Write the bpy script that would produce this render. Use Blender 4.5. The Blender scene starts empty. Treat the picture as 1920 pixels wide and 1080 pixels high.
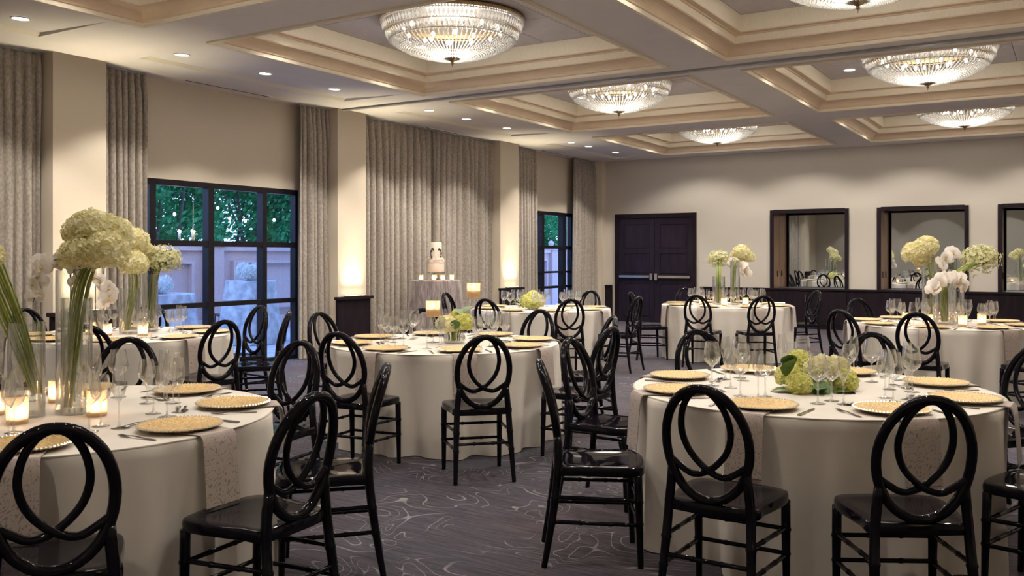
import bpy, math, random
from math import pi, sin, cos, radians as R, hypot, atan2, sqrt
from mathutils import Vector, Matrix

# ------------------------------------------------------------------ camera, world, exposure
scene = bpy.context.scene
COL = scene.collection
F_PX, HZ, VPX, EYE = 1710.0, 481.0, 2020.0, 1.41
YAW = math.atan((VPX - 960) / F_PX)
cam_d = bpy.data.cameras.new('camera')
cam_d.sensor_width = 36.0
cam_d.lens = F_PX / 1920 * 36
cam_d.shift_y = -(540 - HZ) / 1920
cam_d.clip_end = 200
cam = bpy.data.objects.new('camera', cam_d)
cam.location = (0, 0, EYE)
cam.rotation_euler = (pi / 2, 0, YAW)
COL.objects.link(cam)
scene.camera = cam
FW = Vector((-sin(YAW), cos(YAW), 0)); RT = Vector((cos(YAW), sin(YAW), 0))

world = bpy.data.worlds.new('dusk_sky')
scene.world = world
world.use_nodes = True
wn = world.node_tree
wn.nodes.clear()
w_out = wn.nodes.new('ShaderNodeOutputWorld')
w_bg = wn.nodes.new('ShaderNodeBackground')
w_tc = wn.nodes.new('ShaderNodeTexCoord')
w_sep = wn.nodes.new('ShaderNodeSeparateXYZ')
w_rmp = wn.nodes.new('ShaderNodeValToRGB')
w_rmp.color_ramp.elements[0].position = 0.0
w_rmp.color_ramp.elements[0].color = (0.40, 0.58, 1.0, 1)
w_rmp.color_ramp.elements[1].position = 0.8
w_rmp.color_ramp.elements[1].color = (0.22, 0.40, 1.0, 1)
w_bg.inputs['Strength'].default_value = 3.6
wn.links.new(w_tc.outputs['Generated'], w_sep.inputs[0])
wn.links.new(w_sep.outputs['Z'], w_rmp.inputs[0])
wn.links.new(w_rmp.outputs[0], w_bg.inputs['Color'])
wn.links.new(w_bg.outputs[0], w_out.inputs[0])

scene.view_settings.view_transform = 'Standard'
scene.view_settings.look = 'None'
scene.view_settings.gamma = 1.0
scene.view_settings.use_curve_mapping = False
scene.view_settings.exposure = 0.12
scene.cycles.use_denoising = True
scene.cycles.max_bounces = 8
scene.cycles.diffuse_bounces = 6
scene.cycles.glossy_bounces = 4
scene.cycles.transmission_bounces = 4
scene.cycles.transparent_max_bounces = 24
scene.cycles.sample_clamp_indirect = 4.0
scene.cycles.caustics_reflective = False
scene.cycles.caustics_refractive = False

# energy of the lamp types (used in the lamps' own builders)
P_CHAND, P_SOFFIT, P_CORNER, P_UP, P_CANDLE = 60.0, 110.0, 130.0, 7.5, 0.8
LAMP_WHITE = (1.0, 0.915, 0.81)

for nm, loc, sx, sz in (('sky_portal_window', (-9.25, 7.7, 1.17), 3.0, 2.3), ('sky_portal_door', (-9.25, 16.25, 1.17), 2.1, 2.3)):
    pl = bpy.data.lights.new(nm, 'AREA')
    pl.shape = 'RECTANGLE'; pl.size = sz; pl.size_y = sx
    pl.cycles.is_portal = True
    po = bpy.data.objects.new(nm, pl)
    po.location = loc; po.rotation_euler = (0, -pi / 2, 0)
    COL.objects.link(po)

# ------------------------------------------------------------------ materials
def lin(r, g, b):
    def c(v):
        v /= 255.0
        return v / 12.92 if v <= 0.04045 else ((v + 0.055) / 1.055) ** 2.4
    return (c(r), c(g), c(b), 1)

def nmat(name):
    m = bpy.data.materials.new(name)
    m.use_nodes = True
    nt = m.node_tree
    nt.nodes.clear()
    out = nt.nodes.new('ShaderNodeOutputMaterial')
    return m, nt, out

def N(nt, t, **kw):
    n = nt.nodes.new(t)
    for k, v in kw.items():
        if k in n.inputs:
            n.inputs[k].default_value = v
        else:
            setattr(n, k, v)
    return n

def coords(nt, scale=(1, 1, 1), space='Object'):
    tc = N(nt, 'ShaderNodeTexCoord')
    mp = N(nt, 'ShaderNodeMapping')
    mp.inputs['Scale'].default_value = scale
    nt.links.new(tc.outputs[space], mp.inputs[0])
    return mp

def noisy(name, c1, c2, scale=6.0, rough=0.6, detail=3.0, stretch=(1, 1, 1), metallic=0.0, bump=0.0, coat=0.0, sheen=0.0, spec=0.5, lo=0.35, hi=0.65, bscale=None, space='Object'):
    m, nt, out = nmat(name)
    b = N(nt, 'ShaderNodeBsdfPrincipled')
    b.inputs['Roughness'].default_value = rough
    b.inputs['Metallic'].default_value = metallic
    b.inputs['Coat Weight'].default_value = coat
    b.inputs['Coat Roughness'].default_value = 0.05
    b.inputs['Sheen Weight'].default_value = sheen
    b.inputs['Specular IOR Level'].default_value = spec
    mp = coords(nt, stretch, space)
    n = N(nt, 'ShaderNodeTexNoise', Scale=scale, Detail=detail)
    nt.links.new(mp.outputs[0], n.inputs['Vector'])
    r = N(nt, 'ShaderNodeValToRGB')
    r.color_ramp.elements[0].position = lo; r.color_ramp.elements[0].color = c1
    r.color_ramp.elements[1].position = hi; r.color_ramp.elements[1].color = c2
    nt.links.new(n.outputs['Fac'], r.inputs[0])
    nt.links.new(r.outputs[0], b.inputs['Base Color'])
    if bump:
        n2 = n
        if bscale:
            n2 = N(nt, 'ShaderNodeTexNoise', Scale=bscale, Detail=2.0)
            nt.links.new(mp.outputs[0], n2.inputs['Vector'])
        bp = N(nt, 'ShaderNodeBump', Strength=bump, Distance=0.01)
        nt.links.new(n2.outputs['Fac'], bp.inputs['Height'])
        nt.links.new(bp.outputs[0], b.inputs['Normal'])
    nt.links.new(b.outputs[0], out.inputs[0])
    return m

def emit(name, color, strength):
    m, nt, out = nmat(name)
    e = N(nt, 'ShaderNodeEmission', Strength=strength)
    e.inputs['Color'].default_value = color
    nt.links.new(e.outputs[0], out.inputs[0])
    return m

def thin_glass(name, tint=(0.97, 0.98, 0.98, 1), refl=(1, 1, 1, 1), blend=0.22, base=0.04, gain=0.75, rough=0.02):
    """thin clear glass: transparent, with reflection growing towards grazing angles"""
    m, nt, out = nmat(name)
    t = N(nt, 'ShaderNodeBsdfTransparent'); t.inputs[0].default_value = tint
    g = N(nt, 'ShaderNodeBsdfGlossy', Roughness=rough); g.inputs[0].default_value = refl
    lw = N(nt, 'ShaderNodeLayerWeight', Blend=blend)
    ma = N(nt, 'ShaderNodeMath', operation='MULTIPLY_ADD')
    ma.inputs[1].default_value = gain; ma.inputs[2].default_value = base
    nt.links.new(lw.outputs['Facing'], ma.inputs[0])
    mx = N(nt, 'ShaderNodeMixShader')
    nt.links.new(ma.outputs[0], mx.inputs[0])
    nt.links.new(t.outputs[0], mx.inputs[1]); nt.links.new(g.outputs[0], mx.inputs[2])
    nt.links.new(mx.outputs[0], out.inputs[0])
    return m

def petal(name, ca, cb, cc, trans=0.35, scale=14.0):
    m, nt, out = nmat(name)
    geo = N(nt, 'ShaderNodeNewGeometry')
    mp = coords(nt)
    n = N(nt, 'ShaderNodeTexNoise', Scale=scale * 0.35, Detail=2.0)
    nt.links.new(mp.outputs[0], n.inputs['Vector'])
    ad = N(nt, 'ShaderNodeMath', operation='MULTIPLY_ADD')
    ad.inputs[1].default_value = 0.45
    nt.links.new(geo.outputs['Random Per Island'], ad.inputs[0])
    sc = N(nt, 'ShaderNodeMath', operation='MULTIPLY_ADD'); sc.inputs[1].default_value = 0.9; sc.inputs[2].default_value = -0.15
    nt.links.new(n.outputs['Fac'], sc.inputs[0])
    nt.links.new(sc.outputs[0], ad.inputs[2])
    r = N(nt, 'ShaderNodeValToRGB')
    r.color_ramp.elements[0].position = 0.2; r.color_ramp.elements[0].color = ca
    r.color_ramp.elements[1].position = 0.9; r.color_ramp.elements[1].color = cc
    e = r.color_ramp.elements.new(0.55); e.color = cb
    nt.links.new(ad.outputs[0], r.inputs[0])
    d = N(nt, 'ShaderNodeBsdfDiffuse'); t = N(nt, 'ShaderNodeBsdfTranslucent')
    nt.links.new(r.outputs[0], d.inputs[0]); nt.links.new(r.outputs[0], t.inputs[0])
    mx = N(nt, 'ShaderNodeMixShader'); mx.inputs[0].default_value = trans
    nt.links.new(d.outputs[0], mx.inputs[1]); nt.links.new(t.outputs[0], mx.inputs[2])
    nt.links.new(mx.outputs[0], out.inputs[0])
    return m

def carpet_mat():
    m, nt, out = nmat('swirl_carpet')
    L = nt.links.new
    b = N(nt, 'ShaderNodeBsdfPrincipled', Roughness=0.95)
    b.inputs['Specular IOR Level'].default_value = 0.15
    b.inputs['Sheen Weight'].default_value = 0.15
    mp = coords(nt)
    # contour lines of a warped field make the scrolls
    f1 = N(nt, 'ShaderNodeTexNoise', Scale=1.7, Detail=1.0, Distortion=1.6)
    L(mp.outputs[0], f1.inputs['Vector'])
    k = N(nt, 'ShaderNodeMath', operation='MULTIPLY'); k.inputs[1].default_value = 12.0
    L(f1.outputs['Fac'], k.inputs[0])
    fr = N(nt, 'ShaderNodeMath', operation='FRACT'); L(k.outputs[0], fr.inputs[0])
    sb = N(nt, 'ShaderNodeMath', operation='SUBTRACT'); sb.inputs[1].default_value = 0.5; L(fr.outputs[0], sb.inputs[0])
    ab = N(nt, 'ShaderNodeMath', operation='ABSOLUTE'); L(sb.outputs[0], ab.inputs[0])
    ln = N(nt, 'ShaderNodeMapRange'); ln.inputs[1].default_value = 0.02; ln.inputs[2].default_value = 0.065
    ln.inputs[3].default_value = 1.0; ln.inputs[4].default_value = 0.0
    L(ab.outputs[0], ln.inputs[0])
    mk = N(nt, 'ShaderNodeTexNoise', Scale=2.1, Detail=1.0); L(mp.outputs[0], mk.inputs['Vector'])
    mr = N(nt, 'ShaderNodeMapRange'); mr.inputs[1].default_value = 0.43; mr.inputs[2].default_value = 0.50
    L(mk.outputs['Fac'], mr.inputs[0])
    mm = N(nt, 'ShaderNodeMath', operation='MULTIPLY'); L(ln.outputs[0], mm.inputs[0]); L(mr.outputs[0], mm.inputs[1])
    # streaky pile
    mp2 = coords(nt, (3.0, 45.0, 1.0))
    mp2.inputs['Rotation'].default_value = (0, 0, R(-16))
    st = N(nt, 'ShaderNodeTexNoise', Scale=1.4, Detail=4.0); L(mp2.outputs[0], st.inputs['Vector'])
    r1 = N(nt, 'ShaderNodeValToRGB')
    r1.color_ramp.elements[0].position = 0.36; r1.color_ramp.elements[0].color = (0.018, 0.016, 0.022, 1)
    r1.color_ramp.elements[1].position = 0.66; r1.color_ramp.elements[1].color = (0.066, 0.058, 0.071, 1)
    L(st.outputs['Fac'], r1.inputs[0])
    pt = N(nt, 'ShaderNodeTexNoise', Scale=0.8, Detail=2.0); L(mp.outputs[0], pt.inputs['Vector'])
    r2 = N(nt, 'ShaderNodeValToRGB')
    r2.color_ramp.elements[0].position = 0.4; r2.color_ramp.elements[0].color = (0.9, 0.92, 1.1, 1)
    r2.color_ramp.elements[1].position = 0.62; r2.color_ramp.elements[1].color = (1.12, 0.92, 0.95, 1)
    L(pt.outputs['Fac'], r2.inputs[0])
    mu = N(nt, 'ShaderNodeMix', data_type='RGBA', blend_type='MULTIPLY'); mu.inputs[0].default_value = 1.0
    L(r1.outputs[0], mu.inputs[6]); L(r2.outputs[0], mu.inputs[7])
    mx = N(nt, 'ShaderNodeMix', data_type='RGBA'); L(mm.outputs[0], mx.inputs[0])
    L(mu.outputs[2], mx.inputs[6]); mx.inputs[7].default_value = (0.20, 0.18, 0.19, 1)
    L(mx.outputs[2], b.inputs['Base Color'])
    bp = N(nt, 'ShaderNodeBump', Strength=0.35, Distance=0.01)
    L(st.outputs['Fac'], bp.inputs['Height']); L(bp.outputs[0], b.inputs['Normal'])
    L(b.outputs[0], out.inputs[0])
    return m

def damask_mat():
    m, nt, out = nmat('napkin_damask')
    L = nt.links.new
    b = N(nt, 'ShaderNodeBsdfPrincipled', Roughness=0.55)
    b.inputs['Sheen Weight'].default_value = 0.2
    mp = coords(nt, (1, 1, 1))
    f1 = N(nt, 'ShaderNodeTexNoise', Scale=11.0, Detail=0.0, Distortion=1.6); L(mp.outputs[0], f1.inputs['Vector'])
    k = N(nt, 'ShaderNodeMath', operation='MULTIPLY'); k.inputs[1].default_value = 9.0; L(f1.outputs['Fac'], k.inputs[0])
    fr = N(nt, 'ShaderNodeMath', operation='FRACT'); L(k.outputs[0], fr.inputs[0])
    v = N(nt, 'ShaderNodeTexVoronoi', Scale=95.0); L(mp.outputs[0], v.inputs['Vector'])
    ad = N(nt, 'ShaderNodeMath', operation='ADD'); L(fr.outputs[0], ad.inputs[0]); L(v.outputs['Distance'], ad.inputs[1])
    r = N(nt, 'ShaderNodeValToRGB')
    r.color_ramp.elements[0].position = 0.55; r.color_ramp.elements[0].color = (0.21, 0.165, 0.145, 1)
    r.color_ramp.elements[1].position = 0.75; r.color_ramp.elements[1].color = (0.38, 0.31, 0.27, 1)
    L(ad.outputs[0], r.inputs[0]); L(r.outputs[0], b.inputs['Base Color'])
    L(b.outputs[0], out.inputs[0])
    return m

def crystal_mat():
    m, nt, out = nmat('cut_crystal')
    L = nt.links.new
    d = N(nt, 'ShaderNodeBsdfTranslucent'); d.inputs[0].default_value = (0.95, 0.94, 0.90, 1)
    g = N(nt, 'ShaderNodeBsdfGlossy', Roughness=0.08); g.inputs[0].default_value = (1, 1, 1, 1)
    t = N(nt, 'ShaderNodeBsdfTransparent'); t.inputs[0].default_value = (1, 1, 1, 1)
    m1 = N(nt, 'ShaderNodeMixShader'); m1.inputs[0].default_value = 0.35
    L(d.outputs[0], m1.inputs[1]); L(g.outputs[0], m1.inputs[2])
    m2 = N(nt, 'ShaderNodeMixShader'); m2.inputs[0].default_value = 0.25
    L(m1.outputs[0], m2.inputs[1]); L(t.outputs[0], m2.inputs[2])
    L(m2.outputs[0], out.inputs[0])
    return m

def votive_mat():
    m, nt, out = nmat('frosted_votive_glass')
    L = nt.links.new
    mp = coords(nt)
    n = N(nt, 'ShaderNodeTexNoise', Scale=55.0, Detail=3.0); L(mp.outputs[0], n.inputs['Vector'])
    r = N(nt, 'ShaderNodeValToRGB')
    r.color_ramp.elements[0].color = (0.90, 0.70, 0.50, 1); r.color_ramp.elements[1].color = (1.0, 0.93, 0.82, 1)
    L(n.outputs['Fac'], r.inputs[0])
    d = N(nt, 'ShaderNodeBsdfTranslucent'); L(r.outputs[0], d.inputs[0])
    t = N(nt, 'ShaderNodeBsdfTransparent'); L(r.outputs[0], t.inputs[0])
    g = N(nt, 'ShaderNodeBsdfGlossy', Roughness=0.15)
    a = N(nt, 'ShaderNodeMixShader'); a.inputs[0].default_value = 0.5
    L(d.outputs[0], a.inputs[1]); L(t.outputs[0], a.inputs[2])
    c = N(nt, 'ShaderNodeMixShader'); c.inputs[0].default_value = 0.12
    L(a.outputs[0], c.inputs[1]); L(g.outputs[0], c.inputs[2])
    L(c.outputs[0], out.inputs[0])
    return m

M = {}
M['carpet'] = carpet_mat()
M['wall'] = noisy('cream_wallcovering', (0.66, 0.575, 0.46, 1), (0.71, 0.625, 0.505, 1), 60, 0.75, 4, (1, 1, 8), bump=0.06)
M['wall_back'] = noisy('ivory_wallcovering', (0.54, 0.495, 0.43, 1), (0.585, 0.54, 0.47, 1), 60, 0.75, 4, (8, 1, 1), bump=0.06)
M['soffit'] = noisy('soffit_paint', (0.80, 0.77, 0.745, 1), (0.83, 0.80, 0.775, 1), 3, 0.8)
M['crown'] = noisy('warm_lit_crown_tan', (0.66, 0.51, 0.35, 1), (0.70, 0.55, 0.39, 1), 5, 0.5, spec=0.4)  # the chandeliers' warm light on the coves is mixed into this tan
M['band'] = noisy('cream_grasscloth', (0.74, 0.66, 0.51, 1), (0.83, 0.75, 0.60, 1), 30, 0.5, 4, (9, 9, 1), bump=0.05)
M['tray'] = noisy('brightened_tray_cream', (0.86, 0.80, 0.66, 1), (0.88, 0.82, 0.68, 1), 5, 0.6)  # paler than the soffit so the poorly lit band reads brighter
M['tile'] = noisy('grey_ceiling_panel', (0.60, 0.56, 0.56, 1), (0.65, 0.61, 0.605, 1), 9, 0.85)
M['track'] = noisy('grey_track_metal', (0.34, 0.35, 0.35, 1), (0.40, 0.41, 0.41, 1), 8, 0.4, metallic=0.5)
M['dark_gap'] = noisy('dark_gap', (0.02, 0.02, 0.02, 1), (0.03, 0.03, 0.03, 1), 8, 0.9)
M['curtain'] = noisy('taupe_jacquard', (0.27, 0.235, 0.20, 1), (0.42, 0.37, 0.32, 1), 55, 0.6, 4, (1, 1, 0.5), sheen=0.2, bump=0.05)
M['espresso'] = noisy('espresso_wood', (0.010, 0.0065, 0.010, 1), (0.018, 0.011, 0.016, 1), 14, 0.4, 4, (1, 1, 0.15), spec=0.18)
M['door'] = noisy('plum_black_door', (0.014, 0.009, 0.018, 1), (0.022, 0.014, 0.025, 1), 14, 0.4, 4, (1, 1, 0.15), spec=0.2)
M['frame'] = noisy('black_window_frame', (0.008, 0.007, 0.009, 1), (0.013, 0.011, 0.014, 1), 12, 0.35, spec=0.2)
M['chair'] = noisy('black_gloss_resin', (0.004, 0.0035, 0.006, 1), (0.007, 0.006, 0.009, 1), 4, 0.05, spec=0.18)
M['cloth'] = noisy('ivory_table_satin', (0.68, 0.62, 0.545, 1), (0.72, 0.66, 0.585, 1), 5, 0.5, sheen=0.2, bump=0.02, bscale=900)
M['napkin'] = damask_mat()
M['gold'] = noisy('gold_beaded_glass', (0.40, 0.25, 0.085, 1), (0.70, 0.49, 0.22, 1), 120, 0.45, 2, metallic=0.45, bump=0.5)
M['gold_rim'] = noisy('pale_gold_beads', (0.74, 0.62, 0.42, 1), (0.88, 0.80, 0.64, 1), 60, 0.2, metallic=0.4)
M['steel'] = noisy('steel_dark_reflections', (0.16, 0.15, 0.15, 1), (0.22, 0.21, 0.21, 1), 20, 0.16, metallic=1.0)  # dark surroundings mirrored in bright cutlery are put into this grey
M['glass'] = thin_glass('stemware_glass', blend=0.42, base=0.10, gain=0.8)
M['vase'] = thin_glass('vase_glass', tint=(0.985, 0.99, 0.985, 1), blend=0.45, base=0.035, gain=0.85)
M['water'] = thin_glass('vase_water', tint=(0.975, 0.98, 0.97, 1), blend=0.15, base=0.03, gain=0.35)
M['pane'] = thin_glass('window_pane', tint=(0.92, 0.95, 0.97, 1), blend=0.12, base=0.02, gain=0.3)
M['mirror'] = noisy('grey_mirror', (0.70, 0.76, 0.80, 1), (0.71, 0.77, 0.81, 1), 1, 0.0, metallic=1.0)
M['copper'] = noisy('bronze_panel', (0.46, 0.26, 0.16, 1), (0.55, 0.32, 0.20, 1), 20, 0.28, 3, (1, 1, 0.1), metallic=0.7)
M['brass'] = noisy('aged_brass', (0.42, 0.30, 0.15, 1), (0.55, 0.41, 0.22, 1), 14, 0.3, metallic=1.0)
M['chrome'] = noisy('satin_nickel', (0.62, 0.60, 0.55, 1), (0.70, 0.68, 0.62, 1), 14, 0.22, metallic=1.0)
M['crystal'] = crystal_mat()
M['bronze_grey'] = noisy('bronze_grey_plate', (0.16, 0.145, 0.13, 1), (0.22, 0.20, 0.18, 1), 8, 0.5, metallic=0.3)
M['bulb'] = emit('chandelier_bulb', (1.0, 0.93, 0.82, 1), 14)
M['lens'] = emit('downlight_lens', (1.0, 0.92, 0.82, 1), 9)
M['white_trim'] = noisy('white_trim_ring', (0.7, 0.68, 0.65, 1), (0.75, 0.73, 0.7, 1), 8, 0.5)
M['flame'] = emit('candle_flame', (1.0, 0.80, 0.50, 1), 60)
M['wax'] = petal('candle_wax', (0.85, 0.78, 0.66, 1), (0.88, 0.81, 0.69, 1), (0.92, 0.86, 0.76, 1), 0.6)
M['votive'] = votive_mat()
M['hydrangea'] = petal('cream_hydrangea_petal', (0.62, 0.55, 0.22, 1), (0.84, 0.79, 0.50, 1), (0.93, 0.91, 0.75, 1))
M['hydrangea_green'] = petal('lime_hydrangea_petal', (0.50, 0.50, 0.10, 1), (0.74, 0.72, 0.27, 1), (0.88, 0.86, 0.55, 1))
M['orchid'] = petal('white_orchid_petal', (0.80, 0.72, 0.66, 1), (0.88, 0.82, 0.76, 1), (0.95, 0.92, 0.88, 1), 0.4)
M['orchid_lip'] = noisy('orchid_lip', (0.55, 0.40, 0.10, 1), (0.65, 0.45, 0.2, 1), 30, 0.5)
M['filler'] = petal('pale_filler_petal', (0.40, 0.42, 0.14, 1), (0.74, 0.70, 0.42, 1), (0.90, 0.87, 0.68, 1))
M['leaf'] = noisy('green_leaf', (0.045, 0.10, 0.02, 1), (0.10, 0.19, 0.04, 1), 12, 0.45)
M['stem'] = noisy('green_stem', (0.20, 0.26, 0.05, 1), (0.38, 0.42, 0.11, 1), 18, 0.45, 3, (6, 6, 1))
M['twig'] = noisy('dark_orchid_stem', (0.07, 0.07, 0.02, 1), (0.12, 0.11, 0.04, 1), 20, 0.5)
M['cake'] = noisy('blush_icing', (0.78, 0.64, 0.53, 1), (0.84, 0.72, 0.62, 1), 14, 0.5)
M['cake_top'] = noisy('ivory_icing', (0.80, 0.70, 0.56, 1), (0.86, 0.77, 0.64, 1), 14, 0.5)
M['vine'] = noisy('dark_sugar_vine', (0.06, 0.05, 0.06, 1), (0.12, 0.11, 0.12, 1), 30, 0.5)
M['sheer'] = noisy('mauve_satin', (0.16, 0.125, 0.125, 1), (0.36, 0.30, 0.285, 1), 7, 0.35, sheen=0.3, stretch=(6, 6, .5))
M['outcloth'] = noisy('pale_crushed_satin', (0.36, 0.38, 0.40, 1), (0.62, 0.64, 0.66, 1), 9, 0.45)
M['stucco'] = noisy('terrace_stucco', (0.56, 0.42, 0.40, 1), (0.61, 0.465, 0.44, 1), 20, 0.85, bump=0.1)
M['paving'] = noisy('terrace_paving', (0.42, 0.42, 0.44, 1), (0.55, 0.55, 0.57, 1), 5, 0.7)
M['foliage'] = petal('tree_leaf', (0.02, 0.14, 0.05, 1), (0.05, 0.30, 0.11, 1), (0.12, 0.45, 0.20, 1), 0.35)
M['bark'] = noisy('tree_bark', (0.05, 0.04, 0.035, 1), (0.10, 0.085, 0.07, 1), 12, 0.9, bump=0.3)
M['hotbulb'] = emit('string_bulb', (1.0, 0.82, 0.55, 1), 60)
M['wicker'] = noisy('dark_patio_resin', (0.02, 0.025, 0.03, 1), (0.035, 0.04, 0.05, 1), 30, 0.5)

# ------------------------------------------------------------------ mesh helpers
class B:
    def __init__(s):
        s.v = []; s.f = []
    def quad(s, a, b, c, d):
        n = len(s.v); s.v += [a, b, c, d]; s.f.append((n, n + 1, n + 2, n + 3)); return s
    def box(s, x0, x1, y0, y1, z0, z1):
        n = len(s.v)
        s.v += [(x0, y0, z0), (x1, y0, z0), (x1, y1, z0), (x0, y1, z0), (x0, y0, z1), (x1, y0, z1), (x1, y1, z1), (x0, y1, z1)]
        for q in ((3, 2, 1, 0), (4, 5, 6, 7), (0, 1, 5, 4), (1, 2, 6, 5), (2, 3, 7, 6), (3, 0, 4, 7)):
            s.f.append(tuple(n + i for i in q))
        return s
    def rings(s, rings, closed=True, cap0=False, cap1=False):
        n = len(s.v); k = len(rings[0])
        for r in rings: s.v += [tuple(p) for p in r]
        for i in range(len(rings) - 1):
            for j in range(k if closed else k - 1):
                j2 = (j + 1) % k
                s.f.append((n + i * k + j, n + i * k + j2, n + (i + 1) * k + j2, n + (i + 1) * k + j))
        if cap0: s.f.append(tuple(n + j for j in range(k))[::-1])
        if cap1: s.f.append(tuple(n + (len(rings) - 1) * k + j for j in range(k)))
        return s
    def lathe(s, prof, seg=20, c=(0, 0, 0), cap0=False, cap1=False):
        rr = []
        for r, z in prof:
            rr.append([(c[0] + r * cos(2 * pi * j / seg), c[1] + r * sin(2 * pi * j / seg), c[2] + z) for j in range(seg)])
        return s.rings(rr, True, cap0, cap1)
    def tube(s, pts, r, seg=8, closed=False, caps=True):
        P = [Vector(p) for p in pts]; n = len(P)
        rr = r if isinstance(r, (list, tuple)) else [r] * n
        T = []
        for i in range(n):
            a = P[(i - 1) % n] if (closed or i) else P[0]
            b = P[(i + 1) % n] if (closed or i < n - 1) else P[-1]
            T.append((b - a).normalized())
        up = Vector((0, 0, 1)) if abs(T[0].z) < 0.9 else Vector((0, 1, 0))
        u = (up - T[0] * up.dot(T[0])).normalized()
        out = []
        for i in range(n):
            u = (u - T[i] * u.dot(T[i]))
            u = u.normalized() if u.length > 1e-6 else T[i].orthogonal().normalized()
            w = T[i].cross(u)
            out.append([P[i] + (u * cos(2 * pi * j / seg) + w * sin(2 * pi * j / seg)) * rr[i] for j in range(seg)])
        if closed: out.append(out[0])
        return s.rings(out, True, caps and not closed, caps and not closed)
    def octa(s, c, rx, rz):
        n = len(s.v); x, y, z = c
        s.v += [(x + rx, y, z), (x, y + rx, z), (x - rx, y, z), (x, y - rx, z), (x, y, z + rz), (x, y, z - rz)]
        for i in range(4):
            j = (i + 1) % 4
            s.f += [(n + i, n + j, n + 4), (n + j, n + i, n + 5)]
        return s
    def ball(s, c, r, seg=10, rows=6, sz=1.0):
        prof = [(r * sin(pi * i / rows), -r * sz * cos(pi * i / rows)) for i in range(rows + 1)]
        prof[0] = (r * .02, prof[0][1]); prof[-1] = (r * .02, prof[-1][1])
        return s.lathe(prof, seg, c, True, True)
    def add(s, o, mx=None):
        n = len(s.v)
        s.v += [tuple(mx @ Vector(p)) for p in o.v] if mx else list(o.v)
        s.f += [tuple(n + i for i in q) for q in o.f]
        return s
    def mesh(s, name, mat, smooth=True, angle=None):
        me = bpy.data.meshes.new(name)
        me.from_pydata([tuple(p) for p in s.v], [], s.f)
        me.materials.append(M[mat] if isinstance(mat, str) else mat)
        if smooth:
            me.polygons.foreach_set('use_smooth', [True] * len(me.polygons))
            if angle is not None:
                try: me.set_sharp_from_angle(angle=R(angle))
                except Exception: pass
        me.update()
        return me

def catmull(pts, sub=6):
    P = [Vector(p) for p in pts]; out = []
    for i in range(len(P) - 1):
        p0 = P[max(i - 1, 0)]; p1 = P[i]; p2 = P[i + 1]; p3 = P[min(i + 2, len(P) - 1)]
        for k in range(sub):
            t = k / sub
            out.append(0.5 * ((2 * p1) + (p2 - p0) * t + (2 * p0 - 5 * p1 + 4 * p2 - p3) * t * t + (3 * p1 - p0 - 3 * p2 + p3) * t ** 3))
    out.append(P[-1])
    return out

def tag(o, label=None, cat=None, group=None, kind=None):
    if label: o['label'] = label
    if cat: o['category'] = cat
    if group: o['group'] = group
    if kind: o['kind'] = kind
    return o

def put(name, me, parent=None, loc=(0, 0, 0), rz=0.0, scale=None, rot=None):
    o = bpy.data.objects.new(name, me)
    COL.objects.link(o)
    o.location = loc
    o.rotation_euler = rot if rot else (0, 0, rz)
    if scale: o.scale = (scale,) * 3 if isinstance(scale, (int, float)) else scale
    if parent: o.parent = parent
    return o

def root(name, loc, label, cat, rz=0.0, group=None, kind=None):
    o = bpy.data.objects.new(name, None)
    o.empty_display_size = 0.1
    COL.objects.link(o)
    o.location = loc; o.rotation_euler = (0, 0, rz)
    return tag(o, label, cat, group, kind)

def clone(o, parent=None):
    c = o.copy(); COL.objects.link(c)
    c.parent = parent
    for ch in list(o.children): clone(ch, c)
    return c

def struct(name, b, mat, label, cat, parent=None, smooth=False):
    o = put(name, b.mesh(name, mat, smooth), parent)
    if parent is None: tag(o, label, cat, kind='structure')
    return o

# ------------------------------------------------------------------ room shell
XL, XP, XR = -9.20, -8.85, 2.0          # recessed left wall, pier faces, right wall
YF, YB, ZC = -1.2, 18.2, 3.5
struct('floor', B().quad((XL - .1, YF, 0), (XR, YF, 0), (XR, YB + .6, 0), (XL - .1, YB + .6, 0)), 'carpet',
       'plum grey carpet with pale swirling scroll lines', 'floor')
struct('wall_front', B().box(XL - .3, XR + .2, YF - .2, YF, 0, 4), 'wall_back', 'plain ivory wall behind the camera', 'wall')
struct('wall_right', B().box(XR, XR + .2, YF, YB + .8, 0, 4), 'wall_back', 'plain ivory wall on the right side of the room', 'wall')

# left wall: recess plane with two glazed openings, piers in front
WIN = [(6.2, 9.2), (15.2, 17.3)]
ZW = 2.33
wl = B()
y0 = YF
for a, b_ in WIN:
    wl.box(XL - .14, XL, y0, a, 0, 4)
    wl.box(XL - .14, XL, a, b_, ZW, 4)
    y0 = b_
wl.box(XL - .14, XL, y0, YB + .2, 0, 4)
struct('wall_left', wl, 'wall', 'cream wall with tall windows along the left side', 'wall')
PIERS = [(1.30, 1.95), (5.42, 6.02), (9.62, 10.22), (13.88, 14.52), (18.0, 18.2)]
for i, (a, b_) in enumerate(PIERS):
    p = struct('trim_%d' % (i + 1), B().box(XL + .001, XP, a, b_, 0, ZC), 'wall',
               'cream wall pier %s' % ['at the near end of the left wall', 'between the first two curtains', 'beside the cake table curtain', 'before the far window curtains', 'in the far left corner'][i], 'pier')
    if i < 4:
        put('pier_base', B().box(XP, XP + .05, a - .04, b_ + .04, 0, .80).mesh('pier_base', 'espresso', False), p)
        put('base_cap', B().box(XP, XP + .09, a - .07, b_ + .07, .80, .84).mesh('base_cap', 'espresso', False), p)

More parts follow.
